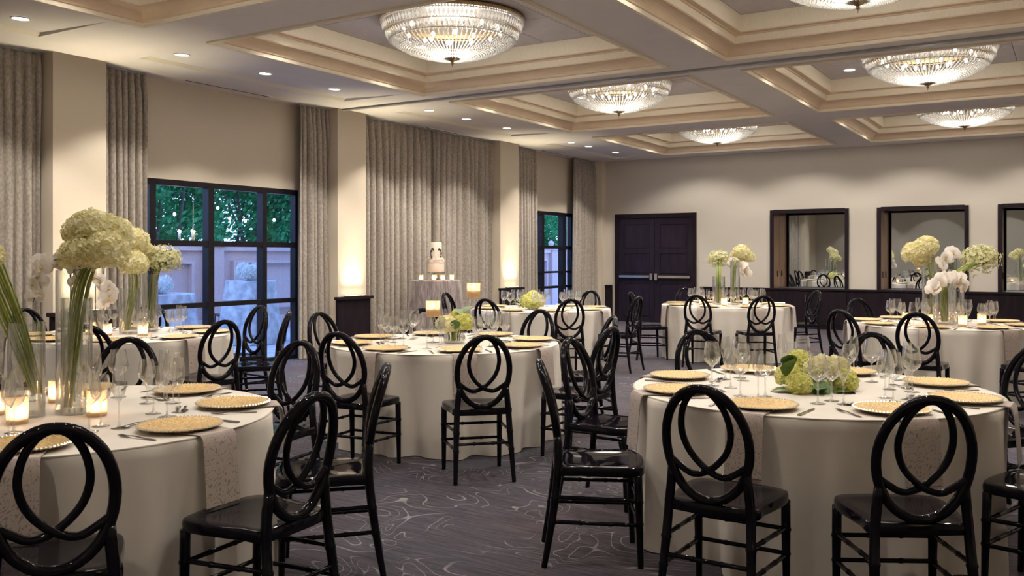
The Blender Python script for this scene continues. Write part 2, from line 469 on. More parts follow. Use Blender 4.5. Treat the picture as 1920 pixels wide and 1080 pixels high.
for i, (a, b_) in enumerate(PIERS[:4]):
    p = struct('trim_%d' % (i + 11), B().box(XR - .30, XR - .001, a, b_, 0, ZC), 'wall', 'cream wall pier on the right wall, %s from the camera' % ['first', 'second', 'third', 'fourth'][i], 'pier')
    put('pier_base', B().box(XR - .35, XR - .30, a - .04, b_ + .04, 0, .80).mesh('pier_base', 'espresso', False), p)
    put('base_cap', B().box(XR - .39, XR - .30, a - .07, b_ + .07, .80, .84).mesh('base_cap', 'espresso', False), p)

# back wall with three niches
NICHE = [(-5.20, -3.72), (-3.19, -1.66), (-1.18, .32)]
ZN0, ZN1 = 0.78, 2.33
wb = B(); x0 = XL
for a, b_ in NICHE:
    wb.box(x0, a, YB, YB + .1, 0, 4)
    wb.box(a, b_, YB, YB + .1, ZN1, 4)
    wb.box(a, b_, YB, YB + .1, 0, ZN0)
    x0 = b_
wb.box(x0, XR, YB, YB + .1, 0, 4)
struct('wall_back', wb, 'wall_back', 'ivory back wall with double doors and three mirrored niches', 'wall')

# wainscot of the back wall
tw = struct('trim_6', B().box(XP, -8.68, YB - .03, YB, 0, .75).box(-6.66, XR, YB - .03, YB, 0, .75), 'espresso', 'espresso wood wainscot along the back wall', 'wainscot')
put('wainscot_cap', B().box(XP, -8.68, YB - .055, YB, .75, .785).box(-6.66, XR, YB - .055, YB, .75, .785).mesh('wainscot_cap', 'espresso', False), tw)
put('baseboard', B().box(XP, -8.68, YB - .045, YB, 0, .12).box(-6.66, XR, YB - .045, YB, 0, .12).mesh('baseboard', 'espresso', False), tw)
pm = B()
for (u0, u1, z0, z1) in ((0, .025, 0, .5), (.675, .7, 0, .5), (.025, .675, 0, .025), (.025, .675, .475, .5)):
    pm.box(u0, u1, -.012, 0, z0, z1)
pm = pm.mesh('wainscot_panel', 'espresso', False)
for xx in (-6.5, -5.98, ):
    put('wainscot_panel', pm, tw, (xx, YB - .03, .18))

# ------------------------------------------------------------------ double door
DX0, DX1, DZ = -8.60, -6.75, 2.33
d = root('door_1', ((DX0 + DX1) / 2, YB, 0), 'dark double doors with panic bars in the back wall', 'door', kind='structure')
w2 = (DX1 - DX0) / 2
put('door_frame', B().box(-w2, -w2 + .09, -.06, 0, 0, DZ).box(w2 - .09, w2, -.06, 0, 0, DZ).box(-w2 + .09, w2 - .09, -.06, 0, DZ - .09, DZ).mesh('door_frame', 'espresso', False), d)
for sgn in (-1, 1):
    lw_ = w2 - .09
    xa, xb = (-lw_, -.004) if sgn < 0 else (.004, lw_)
    leaf = put('door_leaf', B().box(xa, xb, -.035, -.005, .01, DZ - .09).mesh('door_leaf', 'door', False), d)
    for (za, zb) in ((.14, .86), (1.06, 1.50), (1.60, 2.12)):
        fx0, fx1 = xa + .11, xb - .11
        fr = B().box(fx0, fx0 + .02, -.048, -.035, za, zb).box(fx1 - .02, fx1, -.048, -.035, za, zb)
        fr.box(fx0 + .02, fx1 - .02, -.048, -.035, za, za + .02).box(fx0 + .02, fx1 - .02, -.048, -.035, zb - .02, zb)
        put('door_panel', fr.mesh('door_panel', 'door', False), leaf)
    bar = B().box(xa + .03, xb - .10 if sgn < 0 else xb - .03, -.10, -.07, .955, 1.005) if sgn < 0 else B().box(xa + .10, xb - .03, -.10, -.07, .955, 1.005)
    bar.box(xa + .04, xa + .09, -.07, -.035, .96, 1.0) if sgn < 0 else bar.box(xb - .09, xb - .04, -.07, -.035, .96, 1.0)
    put('panic_bar', bar.mesh('panic_bar', 'chrome', False), leaf)
    cx = -.055 if sgn < 0 else .055
    put('latch_case', B().box(cx - .03, cx + .03, -.11, -.035, .91, 1.05).mesh('latch_case', 'chrome', False), leaf)

# ------------------------------------------------------------------ mirrored niches
def niche(i, xa, xb, lab):
    n = root('mirrored_niche', ((xa + xb) / 2, YB, ZN0), lab, 'niche', group='mirrored niches in the back wall')
    h = (xb - xa) / 2; H = ZN1 - ZN0; D = .55
    t = .06
    put('frame', B().box(-h - .01, -h + t, -.04, .0, 0, H).box(h - t, h + .01, -.04, .0, 0, H).box(-h + t, h - t, -.04, .0, H - t, H + .01).mesh('niche_frame', 'espresso', False), n)
    put('counter', B().box(-h, h, -.03, D, -.04, 0.0).mesh('niche_counter', 'espresso', False), n)
    put('mirror', B().box(-h, h, D, D + .02, 0, H).mesh('niche_mirror', 'mirror', False), n)
    put('top_panel', B().box(-h, h, .0, D, H - .02, H).mesh('niche_top', 'copper', False), n)
    for s in (-1, 1):
        xj = -h + .0 if s < 0 else h - .02
        sp = put('side_panel', B().box(xj, xj + .02, .0, D - .002, 0, H - .02).mesh('niche_side', 'copper', False), n)
        xx = xj + .02 if s < 0 else xj - .012
        put('pull_handle', B().box(xx, xx + .012, D - .17, D - .155, .22, .34).mesh('niche_pull', 'dark_gap', False), sp)
    # cabinet doors under the counter
    for s in (-1, 1):
        xa_, xb_ = (-h + .03, -.004) if s < 0 else (.004, h - .03)
        dr = put('cabinet_door', B().box(xa_, xb_, -.055, -.03, -.70, -.06).mesh('niche_door', 'espresso', False), n)
        hx = -.05 if s < 0 else .05
        put('door_pull', B().box(hx - .006, hx + .006, -.075, -.055, -.26, -.12).mesh('niche_door_pull', 'chrome', False), dr)
for i, (a, b_) in enumerate(NICHE):
    niche(i, a, b_, ['mirrored niche nearest the double doors in the back wall', 'middle mirrored niche in the back wall, behind tall flowers', 'mirrored niche at the right edge of the picture'][i])

# ------------------------------------------------------------------ ceiling
CX = [(-7.15, -3.85), (-3.15, .15)]
CY = [(1.90, 5.23), (6.02, 9.38), (10.05, 13.42), (14.32, 17.45)]
SX0, SX1, SD = -8.36, -7.32, .035        # sloped downlight soffit, per bay
xs = [XL - .2] + [v for c in CX for v in c] + [XR]
ys = [YF] + [v for c in CY for v in c] + [YB + .7]
cb = B()
for i in range(len(xs) - 1):
    for j in range(len(ys) - 1):
        if i % 2 == 1 and j % 2 == 1: continue
        if i == 0: continue
        cb.quad((xs[i], ys[j], ZC), (xs[i], ys[j + 1], ZC), (xs[i + 1], ys[j + 1], ZC), (xs[i + 1], ys[j], ZC))
# left strip with its sloped trays
TR = [(2.1, 5.0), (6.1, 9.25), (10.35, 13.5), (14.75, 17.75)]
cb.quad((xs[0], YF, ZC), (xs[0], YB + .7, ZC), (SX0 - .05, YB + .7, ZC), (SX0 - .05, YF, ZC))
cb.quad((SX1, YF, ZC), (SX1, YB + .7, ZC), (xs[1], YB + .7, ZC), (xs[1], YF, ZC))
yy = YF
tray_faces = []
for a, b_ in TR:
    cb.quad((SX0 - .05, yy, ZC), (SX0 - .05, a, ZC), (SX1, a, ZC), (SX1, yy, ZC))
    zt = ZC + SD
    cb.quad((SX0, a, zt), (SX0, b_, zt), (SX1, b_, ZC), (SX1, a, ZC))
    tray_faces.append((a, b_, zt))
    cb.v += [(SX0 - .05, a, ZC), (SX1, a, ZC), (SX0, a, zt), (SX0 - .05, b_, ZC), (SX1, b_, ZC), (SX0, b_, zt)]
    k = len(cb.v); cb.f += [(k - 6, k - 5, k - 4), (k - 3, k - 1, k - 2)]
    yy = b_
cb.quad((SX0 - .05, yy, ZC), (SX0 - .05, YB + .7, ZC), (SX1, YB + .7, ZC), (SX1, yy, ZC))
ceil_o = struct('ceiling', cb, 'soffit', 'coffered ceiling with beams, crown mouldings and grey panels', 'ceiling')
for a, b_, zt in tray_faces:  # face tilted downwards to make the band render lighter
    put('tray_face', B().quad((SX0 - .05, a, ZC), (SX0 - .05, b_, ZC), (SX0, b_, zt), (SX0, a, zt)).mesh('tray_face', 'tray', False), ceil_o)
put('ceiling_backing', B().box(XL - .3, XR + .2, YF - .2, YB + .8, 3.90, 4.0).mesh('ceiling_backing', 'dark_gap', False), ceil_o)
Z1, Z2, Z3 = 3.615, 3.70, 3.88
def prof_ring(xa, xb, ya, yb, ins, z):
    return [(xa + ins, ya + ins, z), (xb - ins, ya + ins, z), (xb - ins, yb - ins, z), (xa + ins, yb - ins, z)]
def coffer(xa, xb, ya, yb):
    def sweep(pts):
        return B().rings([prof_ring(xa, xb, ya, yb, i, z) for i, z in pts], True)
    bead = [(-.05, ZC), (-.05, ZC - .018), (-.03, ZC - .028), (-.005, ZC - .022), (.0, ZC - .005), (.0, ZC + .012)]
    put('coffer_bead', sweep(bead).mesh('coffer_bead', 'band', False), ceil_o)
    cv = [(.0, ZC + .012)]
    for k in range(7):
        a = k / 6 * pi / 2
        cv.append((.012 + .115 * (1 - cos(a)), ZC + .02 + .085 * sin(a)))
    cv += [(.14, ZC + .105), (.14, Z1)]
    put('crown_molding', sweep(cv).mesh('crown_molding', 'crown', False), ceil_o)
    put('lower_band', sweep([(.14, Z1), (.145, Z1), (.145, Z2 - .012)]).mesh('lower_band', 'band', False), ceil_o)
    put('step_molding', sweep([(.145, Z2 - .012), (.16, Z2 - .012), (.165, Z2), (.225, Z2), (.225, Z2 + .012)]).mesh('step_molding', 'crown', False), ceil_o)
    put('upper_band', sweep([(.225, Z2 + .012), (.228, Z3)]).mesh('upper_band', 'band', False), ceil_o)
    w_, l_ = xb - xa - .456, yb - ya - .456
    key = (round(w_, 3), round(l_, 3))
    if key not in coffer.tiles:
        coffer.tiles[key] = B().box(-w_ / 10 + .004, w_ / 10 - .004, -l_ / 6 + .004, l_ / 6 - .004, 0, .015).mesh('ceiling_panel', 'tile', False)
    for i in range(5):
        for j in range(3):
            put('ceiling_panel', coffer.tiles[key], ceil_o, (xa + .228 + w_ * (i + .5) / 5, ya + .228 + l_ * (j + .5) / 3, Z3))
coffer.tiles = {}
for a in CX:
    for c in CY:
        coffer(a[0], a[1], c[0], c[1])
# partition track on the cross beam and air slots over the windows
tk = root('trim_7', (0, 9.76, ZC), 'grey movable-partition track running across the ceiling beam', 'track', kind='structure')
put('track_channel', B().box(XP - .05, XR, -.06, .02, -.022, 0).mesh('track_channel', 'track', False), tk)
put('track_slot', B().box(XP - .05, XR, .02, .045, -.012, 0).mesh('track_slot', 'dark_gap', False), tk)
for (a, b_) in ((7.15, 8.45), (11.85, 12.75), (15.6, 16.7)):
    put('air_slot', B().box(-8.98, -8.93, a, b_, ZC - .006, ZC).mesh('air_slot', 'dark_gap', False), ceil_o)
    put('air_slot_trim', B().box(-9.0, -8.98, a - .02, b_ + .02, ZC - .012, ZC).box(-8.93, -8.91, a - .02, b_ + .02, ZC - .012, ZC).mesh('air_slot_trim', 'soffit', False), ceil_o)

# ------------------------------------------------------------------ recessed downlights
dl_ring = B().lathe([(.085, 0), (.085, -.008), (.075, -.010), (.068, -.003)], 24).mesh('downlight_trim', 'white_trim', True, 40)
dl_lens = B().lathe([(.001, -.0025), (.069, -.0025)], 24).mesh('downlight_lens', 'lens', False)
ld_cache = {}
def spot_data(energy, size, color=LAMP_WHITE, blend=.35, radius=.04):
    k = (energy, size, color, blend)
    if k not in ld_cache:
        l = bpy.data.lights.new('downlight_beam', 'SPOT')
        l.energy = energy; l.spot_size = R(size); l.spot_blend = blend; l.color = color; l.shadow_soft_size = radius
        ld_cache[k] = l
    return ld_cache[k]
def downlight(x, y, z, energy, size, label, group, tilt=0.0, blend=.35):
    t = root('recessed_downlight', (x, y, z), label, 'downlight', group=group)
    if tilt: t.rotation_euler = (0, tilt, 0)
    put('trim_ring', dl_ring, t); put('lens', dl_lens, t)
    l = put('downlight_beam', spot_data(energy, size, blend=blend), t, (0, 0, -.02))
    return t
ORD = ['first', 'second', 'third', 'fourth', 'fifth', 'sixth', 'seventh', 'eighth', 'ninth', 'tenth', 'eleventh', 'twelfth']
XD = -7.95
slope = atan2(SD, SX1 - SX0)
for i, y in enumerate([2.25, 3.40, 4.57, 6.28, 7.43, 8.58, 10.30 + .25, 11.5, 12.67, 14.9, 15.6, 16.8]):
    z = ZC + SD * (SX1 - XD) / (SX1 - SX0)
    downlight(XD, y, z - .001, P_SOFFIT, 105, 'recessed downlight in the window-side soffit, %s from the camera' % ORD[i], 'soffit downlights', slope)
for i, x in enumerate([-7.0, -4.6, -2.2, .2]):  # unseen lamps added to brighten the wall that the mirrors reflect
    downlight(x, -.45, ZC - .001, 90.0, 105, 'added unseen fill downlight over the wall behind the camera, %s from the windows' % ORD[i], 'added rear wall fill lights')
CNAME = {(0, 1): 'nearest left', (0, 2): 'middle left', (0, 3): 'far left', (1, 1): 'nearest right', (1, 2): 'middle right', (1, 3): 'far right', (0, 0): 'overhead left', (1, 0): 'overhead right'}
for (i, j), nm in CNAME.items():
    cx, cy = sum(CX[i]) / 2, sum(CY[j]) / 2
    for sx in (-1, 1):
        for sy in (-1, 1):
            downlight(cx + 1.06 * sx, cy + .86 * sy, Z3 - .001, P_CORNER if j else P_CORNER * .55, 126, 'recessed downlight at the %s-%s corner of the %s coffer' % ('far' if sy > 0 else 'near', 'right' if sx > 0 else 'left', nm), 'coffer corner downlights')

# ------------------------------------------------------------------ chandeliers
def chandelier_proto():
    rng = random.Random(4)
    rim = B().lathe([(.70, .03), (.735, .03), (.75, .015), (.75, -.005), (.735, -.015), (.70, -.01), (.70, .03)], 64)
    plate = B().lathe([(.001, .035), (.70, .035), (.70, .028), (.001, .028)], 48)
    prisms = B(); beads = B(); bands = B()
    def prism(a, r0, z0, r1, z1, w):
        # a slim four sided crystal drop between two rings
        p0 = Vector((r0 * cos(a), r0 * sin(a), z0)); p1 = Vector((r1 * cos(a), r1 * sin(a), z1))
        t = Vector((-sin(a), cos(a), 0)) * w; n = Vector((cos(a), sin(a), 0)) * w * .6
        m = (p0 + p1) / 2
        k = len(prisms.v)
        prisms.v += [tuple(p0), tuple(m + t), tuple(m + n), tuple(m - t), tuple(m - n), tuple(p1)]
        for q in range(4):
            a_, b_ = k + 1 + q, k + 1 + (q + 1) % 4
            prisms.f += [(k, a_, b_), (k + 5, b_, a_)]
    def prof(t):      # basket outline, t 0..1
        pts = [(.735, 0), (.725, -.06), (.70, -.13), (.655, -.19), (.58, -.25), (.47, -.305), (.33, -.35), (.18, -.378), (.07, -.385)]
        x = t * (len(pts) - 1); i = min(int(x), len(pts) - 2); f = x - i
        return (pts[i][0] * (1 - f) + pts[i + 1][0] * f, pts[i][1] * (1 - f) + pts[i + 1][1] * f)
    rows = [(.725, -.045, .70, -.115), (.69, -.135, .655, -.195)]
    for k, (ra, za, rb_, zb) in enumerate(rows):
        for i in range(100):
            prism(2 * pi * (i + .5 * k) / 100, ra, za, rb_, zb, .020)
    for (r, z, n) in ((.738, -.018, 150), (.732, -.034, 150), (.705, -.122, 140), (.652, -.203, 130), (.640, -.215, 130)):
        for i in range(n):
            a = 2 * pi * i / n
            beads.octa((r * cos(a), r * sin(a), z), .015, .012)
    for i in range(80):
        a = 2 * pi * i / 80
        for k in range(30):
            t = .34 + .66 * k / 29
            if (i % 2 and t > .86) or (i % 4 and t > .95): continue
            r, z = prof(t)
            beads.octa((r * cos(a), r * sin(a), z), .0115, .0125)
    for (r, z) in ((.727, -.026), (.697, -.126), (.646, -.209)):
        bands.lathe([(r, .004), (r + .005, 0), (r, -.004), (r - .004, 0), (r, .004)], 64, (0, 0, z))
    fin = B().lathe([(.001, -.360), (.088, -.366), (.092, -.374), (.06, -.392), (.02, -.412), (.010, -.420), (.016, -.430), (.014, -.440), (.005, -.446), (.003, -.470), (.0005, -.472)], 20)
    bulbs = []
    for ring, n, z in ((.50, 12, -.10), (.24, 6, -.16)):
        for i in range(n):
            a = 2 * pi * i / n + .2
            bulbs.append((ring * cos(a), ring * sin(a), z))
    return dict(rim=rim.mesh('chandelier_rim', 'brass', True, 40), plate=plate.mesh('chandelier_plate', 'bronze_grey', True, 40), prisms=prisms.mesh('crystal_prisms', 'crystal', False),
                beads=beads.mesh('crystal_beads', 'crystal', False), bands=bands.mesh('crystal_bands', 'brass', True),
                fin=fin.mesh('chandelier_finial', 'brass', True, 40), bulbs=bulbs, bulb=B().ball((0, 0, 0), .018, 8, 6, 1.5).mesh('chandelier_bulb', 'bulb'))
CH = chandelier_proto()
cl = bpy.data.lights.new('chandelier_light', 'POINT')
cl.energy = P_CHAND; cl.color = LAMP_WHITE; cl.shadow_soft_size = .30
for (i, j), nm in CNAME.items():
    cx, cy = sum(CX[i]) / 2, sum(CY[j]) / 2
    c = root('crystal_chandelier', (cx, cy, 3.84), 'crystal basket chandelier in the %s ceiling coffer' % nm, 'chandelier', group='crystal chandeliers')
    put('rim', CH['rim'], c); put('ceiling_plate', CH['plate'], c); put('ring_band', CH['bands'], c); put('finial', CH['fin'], c)
    tag(put('prism_rows', CH['prisms'], c), kind='stuff'); tag(put('bead_basket', CH['beads'], c), kind='stuff')
    for b_ in CH['bulbs']: put('bulb', CH['bulb'], c, b_)
    put('chandelier_light', cl, c, (0, 0, -.20))

# ------------------------------------------------------------------ windows
def window(name, ya, yb, mull, rails, lab):
    w = root(name, (XL, (ya + yb) / 2, 0), lab, 'window', kind='structure')
    c = (ya + yb) / 2
    fr = B().box(-.10, 0, ya - c, yb - c, ZW - .07, ZW).box(-.10, 0, ya - c, yb - c, 0, .05)
    fr.box(-.10, 0, ya - c, ya - c + .05, .05, ZW - .07).box(-.10, 0, yb - c - .05, yb - c, .05, ZW - .07)
    put('window_frame', fr.mesh('window_frame', 'frame', False), w)
    for m_, t in mull:
        put('mullion', B().box(-.10, .012, m_ - c - t, m_ - c + t, .05, ZW - .07).mesh('mullion', 'frame', False), w)
    zz = [.05] + [r for r, t in rails] + [ZW - .07]
    for r, t in rails:
        put('rail', B().box(-.09, .006, ya - c + .05, yb - c - .05, r - t, r + t).mesh('rail', 'frame', False), w)
    yl = [ya + .05] + [m_ for m_, t in mull] + [yb - .05]
    for i in range(len(yl) - 1):
        for k in range(len(zz) - 1):
            put('pane', B().quad((-.05, yl[i] - c, zz[k]), (-.05, yl[i + 1] - c, zz[k]), (-.05, yl[i + 1] - c, zz[k + 1]), (-.05, yl[i] - c, zz[k + 1])).mesh('pane', 'pane', False), w)
window('window_1', 6.2, 9.2, [(6.85, .045), (7.70, .045), (8.58, .04)], [(1.57, .035), (.81, .03)], 'tall black framed window looking onto the blue dusk terrace')
window('window_2', 15.2, 17.3, [(16.02, .05), (16.92, .07)], [(1.60, .03), (1.09, .02), (.78, .025)], 'black framed glazed doors in the far left bay')

# ------------------------------------------------------------------ curtains
def curtain(ya, yb, x, lab, seed, pleat=.115, flare=.0, lean=0.0):
    rng = random.Random(seed)
    n = max(3, round((yb - ya) / pleat)); sub = 10
    ph = [rng.uniform(-.6, .6) for _ in range(n + 2)]
    am = [rng.uniform(.35, 1.5) for _ in range(n + 2)]
    rows = [0, .02, .05, .10, .18, .3, .45, .6, .75, .88, 1.0]
    rr = []
    H = 3.485
    for t in rows:
        row = []
        for k in range(n * sub + 1):
            s = k / (n * sub)
            i = min(int(s * n), n - 1); f = s * n - i
            wob = ph[i] * (1 - f) + ph[i + 1] * f
            a = am[i] * (1 - f) + am[i + 1] * f
            th = 2 * pi * (s * n) + wob * 3 * min(1, t * 3)
            c = cos(th)
            pinch = max(0, 1 - t / .09)
            wave = (abs(c) ** .6) * (1 if c > 0 else -1)
            dx = (.022 * pinch * wave + .055 * (1 - pinch) * a * wave) * (.75 + .35 * t)
            dy = .02 * sin(th * 2 + 1) * (1 - pinch) + .03 * wob * t
            w = (yb - ya) * (1 + flare * t)
            y = (ya + yb) / 2 + (s - .5) * w + dy * .6 + lean * t
            row.append((x + dx, y, H * (1 - t) + .012))
        rr.append(row)
    b = B().rings(rr[::-1], False)
    c = root('curtain', (0, 0, 0), lab, 'curtain', group='taupe jacquard curtains')
    put('drape', b.mesh('drape', 'curtain'), c)
    put('curtain_track', B().box(x - .02, x + .02, ya - .01, yb + .01, 3.478, 3.4985).mesh('curtain_track', 'track', False), c)
XCU = -9.03
curtain(3.60, 5.39, XCU, 'taupe jacquard curtain at the left edge of the picture', 1)
curtain(2.0, 3.60, XCU, 'taupe jacquard curtain in the nearest bay, beyond the left edge', 8)
curtain(6.05, 6.62, XCU, 'taupe jacquard curtain left of the tall terrace window', 2, .085)
curtain(9.06, 9.60, XCU, 'taupe jacquard curtain right of the tall terrace window', 3, .085, .12, .02)
curtain(10.24, 12.12, XCU, 'drawn taupe jacquard curtain panel left of the wedding cake', 4, .16)
curtain(12.06, 13.87, XCU, 'drawn taupe jacquard curtain panel right of the wedding cake', 5, .16)
curtain(14.55, 15.42, XCU, 'taupe jacquard curtain left of the far glazed doors', 6, .11)
curtain(17.02, 17.98, XCU, 'taupe jacquard curtain right of the far glazed doors', 7, .11, .08, -.03)

# uplights standing on the pier caps
upm = B().box(-.02, .02, -.21, .21, 0, .012).mesh('uplight_body', 'dark_gap', False)
uln = B().quad((-.014, -.20, .0125), (.014, -.20, .0125), (.014, .20, .0125), (-.014, .20, .0125)).mesh('uplight_lens', emit('uplight_lens_glow', (1.0, .86, .55, 1), 12), False)
uld = bpy.data.lights.new('uplight_beam', 'AREA')
uld.shape = 'RECTANGLE'; uld.size = .03; uld.size_y = .40; uld.energy = P_UP; uld.color = (1.0, .86, .58); uld.spread = R(62)
for i, nm in ((1, 'first pier from the left edge'), (2, 'pier left of the cake curtain'), (3, 'pier right of the cake curtain')):
    a, b_ = PIERS[i]
    u = root('uplight', (XP + .06, (a + b_) / 2, .84), 'slim warm uplight on the base of the %s' % nm, 'uplight', group='pier uplights')
    put('body', upm, u); put('lens', uln, u)
    put('uplight_beam', uld, u, (0, 0, .016), rot=(pi, R(8), 0))

for i in range(4):  # unseen right wall uplights, added as fill for the ceiling
    a, b_ = PIERS[i]
    u = root('uplight', (XR - .36, (a + b_) / 2, .84), 'added unseen fill uplight on the %s pier of the right wall' % ORD[i], 'uplight', pi, 'pier uplights')
    put('body', upm, u); put('lens', uln, u)
    put('uplight_beam', uld, u, (0, 0, .016), rot=(pi, R(8), 0))

# ------------------------------------------------------------------ draped tables
TAB = {'T1': (-3.72, 2.30), 'T2': (-7.06, 4.98), 'T3': (-4.25, 5.84), 'T4': (-5.95, 10.32), 'T5': (-1.17, 4.79), 'T6': (-4.18, 12.45), 'T7': (-1.17, 10.15)}
OFF = {'T1': 5, 'T2': 0, 'T3': 0, 'T4': 0, 'T5': -3, 'T6': 0, 'T7': 0}
TNAME = {'T1': 'front left table', 'T2': 'table by the terrace window', 'T3': 'centre table', 'T4': 'table behind the centre table', 'T5': 'front right table', 'T6': 'table facing the double doors', 'T7': 'back right table'}
TLAB = {'T1': 'round table at the front left draped in ivory, with tall vases', 'T2': 'round ivory draped table beside the terrace window', 'T3': 'round ivory draped table in the centre of the room',
        'T4': 'round ivory draped table with low flowers behind the centre table', 'T5': 'round ivory draped table at the front right with low hydrangeas',
        'T6': 'round ivory draped table in front of the double doors', 'T7': 'round ivory draped table with tall flowers under the mirrors, back right'}
ZT, TR_ = .73, .91
def cloth(seed):
    rng = random.Random(seed)
    seg = 180
    ks = [(9, rng.uniform(0, 6.28), .34), (13, rng.uniform(0, 6.28), .40), (22, rng.uniform(0, 6.28), .30), (5, rng.uniform(0, 6.28), .2)]
    rr = []
    for r in (.01, .3, .6, .80, .885, .900): rr.append([(r * cos(2 * pi * j / seg), r * sin(2 * pi * j / seg), ZT) for j in range(seg)])
    for t in (.004, .012, .03, .08, .16, .26, .38, .5, .62, .74, .86, .95, 1.0):
        ring = []
        for j in range(seg):
            a = 2 * pi * j / seg
            w = sum(k[2] * cos(k[0] * a + k[1] + .5 * sin(3 * a)) for k in ks)
            w = max(-1.0, min(1.0, w * 1.15))
            rad = .895 + .008 * min(1, t / .03) + (.080 * w - .038) * t ** .62
            z = ZT * (1 - t) + .006
            if t < .03: z = ZT - .012 * (t / .03) ** 1.0 - .004
            ring.append((rad * cos(a), rad * sin(a), z))
        rr.append(ring)
    return B().rings(rr, True, True).mesh('tablecloth', 'cloth')
CLOTHS = [cloth(s) for s in (1, 2, 3)]
top_me = B().lathe([(.01, 0), (.88, 0), (.88, -.03), (.01, -.03)], 48).mesh('tabletop', 'bark', False)
ped_me = B().lathe([(.30, .0), (.30, .03), (.05, .05), (.05, ZT - .04)], 24, cap1=True).mesh('pedestal', 'frame', False)
for i, (k, c) in enumerate(TAB.items()):
    t = root('draped_round_table', (c[0], c[1], 0), TLAB[k], 'table', R(37 * i), 'ivory draped round tables')
    put('tablecloth', CLOTHS[i % 3], t)
    put('tabletop', top_me, t, (0, 0, ZT - .006)); put('pedestal', ped_me, t)

WORDS = ['near', 'near-right', 'right', 'far-right', 'far', 'far-left', 'left', 'near-left']
def side(tk, ang):
    c = TAB[tk]
    near = math.degrees(atan2(-c[1], -c[0]))
    slot0 = OFF[tk]
    return WORDS[round(((ang - near) % 360) / 45.0) % 8]

# ------------------------------------------------------------------ chairs
def back_y(z):
    if z <= .45: return -.195 - .065 * (1 - z / .45) ** 1.3
    t = (z - .45) / .475
    return -.195 + .012 * sin(pi * min(t, 1)) - .095 * t ** 1.6
def chair_proto():
    RW, RH, RC = .167, .222, .688
    out = {}
    # seat: rounded trapezoid, slightly dished
    def outline(s):
        pts = []
        base = [(-.160, -.205), (.160, -.205), (.188, -.10), (.208, .06), (.205, .15), (.175, .190), (.09, .208), (0, .212), (-.09, .208), (-.175, .190), (-.205, .15), (-.208, .06), (-.188, -.10)]
        P = [Vector((x * s, y * s, 0)) for x, y in base]
        n = len(P)
        for i in range(n):
            p0, p1, p2, p3 = P[i - 1], P[i], P[(i + 1) % n], P[(i + 2) % n]
            for k in range(3):
                t = k / 3
                pts.append(.5 * ((2 * p1) + (p2 - p0) * t + (2 * p0 - 5 * p1 + 4 * p2 - p3) * t * t + (3 * p1 - p0 - 3 * p2 + p3) * t ** 3))
        return pts
    rr = []
    for s, z in ((.92, .412), (.985, .416), (1.0, .424), (1.0, .445), (.985, .455), (.95, .458), (.75, .454), (.4, .451), (.02, .450)):
        rr.append([(p.x, p.y, z) for p in outline(s)])
    out['seat'] = B().rings(rr, True, True, True).mesh('chair_seat', 'chair', True, 50)
    ring = [(RW * cos(a), back_y(RC + RH * sin(a)), RC + RH * sin(a)) for a in (2 * pi * k / 44 for k in range(44))]
    out['back_ring'] = B().tube(ring, .0190, 8, True).mesh('chair_back_ring', 'chair')
    pts = [(0.02, .0), (.28, .06), (.50, .20), (.58, .38), (.46, .55), (.18, .68), (-.12, .755), (-.42, .775), (-.70, .72), (-.90, .665)]
    for s, nm in ((1, 'a'), (-1, 'b')):
        P = []
        for p in catmull([(u * RW * s, 0, RC + RH - v * 2 * RH) for u, v in pts], 4):
            P.append((p.x, back_y(p.z) + .004 * s, p.z))
        out['loop_' + nm] = B().tube(P, .0135, 8).mesh('chair_back_loop', 'chair')
    for s in (-1, 1):
        P = []; rad = []
        for z in (0, .01, .10, .19, .20, .21, .30, .31, .32, .40, .45, .50, .55, .585):
            x = .186 - .022 * min(z / .45, 1) if z <= .45 else .164 - (.164 - .150) * (z - .45) / .135
            P.append((s * x, back_y(z), z))
            rad.append((.0135 + .006 * min(z / .3, 1)) * (1.18 if abs(z - .20) < .003 or abs(z - .31) < .003 else 1))
        out['rear_%d' % s] = B().tube(P, rad, 8).mesh('chair_rear_leg', 'chair')
        P = []; rad = []
        for z in (0, .01, .10, .19, .20, .21, .29, .30, .31, .38, .42):
            P.append((s * (.188 - .0 * z), .165 + .012 * (1 - z / .42), z))
            rad.append((.0135 + .006 * min(z / .3, 1)) * (1.18 if abs(z - .20) < .003 or abs(z - .30) < .003 else 1))
        out['front_%d' % s] = B().tube(P, rad, 8).mesh('chair_front_leg', 'chair')
    def rail(a, b):
        A, C = Vector(a), Vector(b)
        P = [A.lerp(C, t) for t in (0, .06, .30, .33, .36, .64, .67, .70, .94, 1)]
        return B().tube(P, [.010, .0095, .0095, .0122, .0095, .0095, .0122, .0095, .0095, .010], 8)
    fy = .170
    for z, nm in ((.30, 'fu'), (.20, 'fl')):
        out['st_' + nm] = rail((-.188, fy, z), (.188, fy, z)).mesh('chair_stretcher_front', 'chair')
    for z, nm in ((.315, 'su'), (.205, 'sl')):
        for s in (-1, 1):
            out['st_%s%d' % (nm, s)] = rail((s * (.186 - .022 * z / .45), back_y(z), z), (s * .188, fy, z - .01)).mesh('chair_stretcher_side', 'chair')
    out['st_r'] = rail((-.176, back_y(.24), .24), (.176, back_y(.24), .24)).mesh('chair_stretcher_rear', 'chair')
    return out
CP = chair_proto()
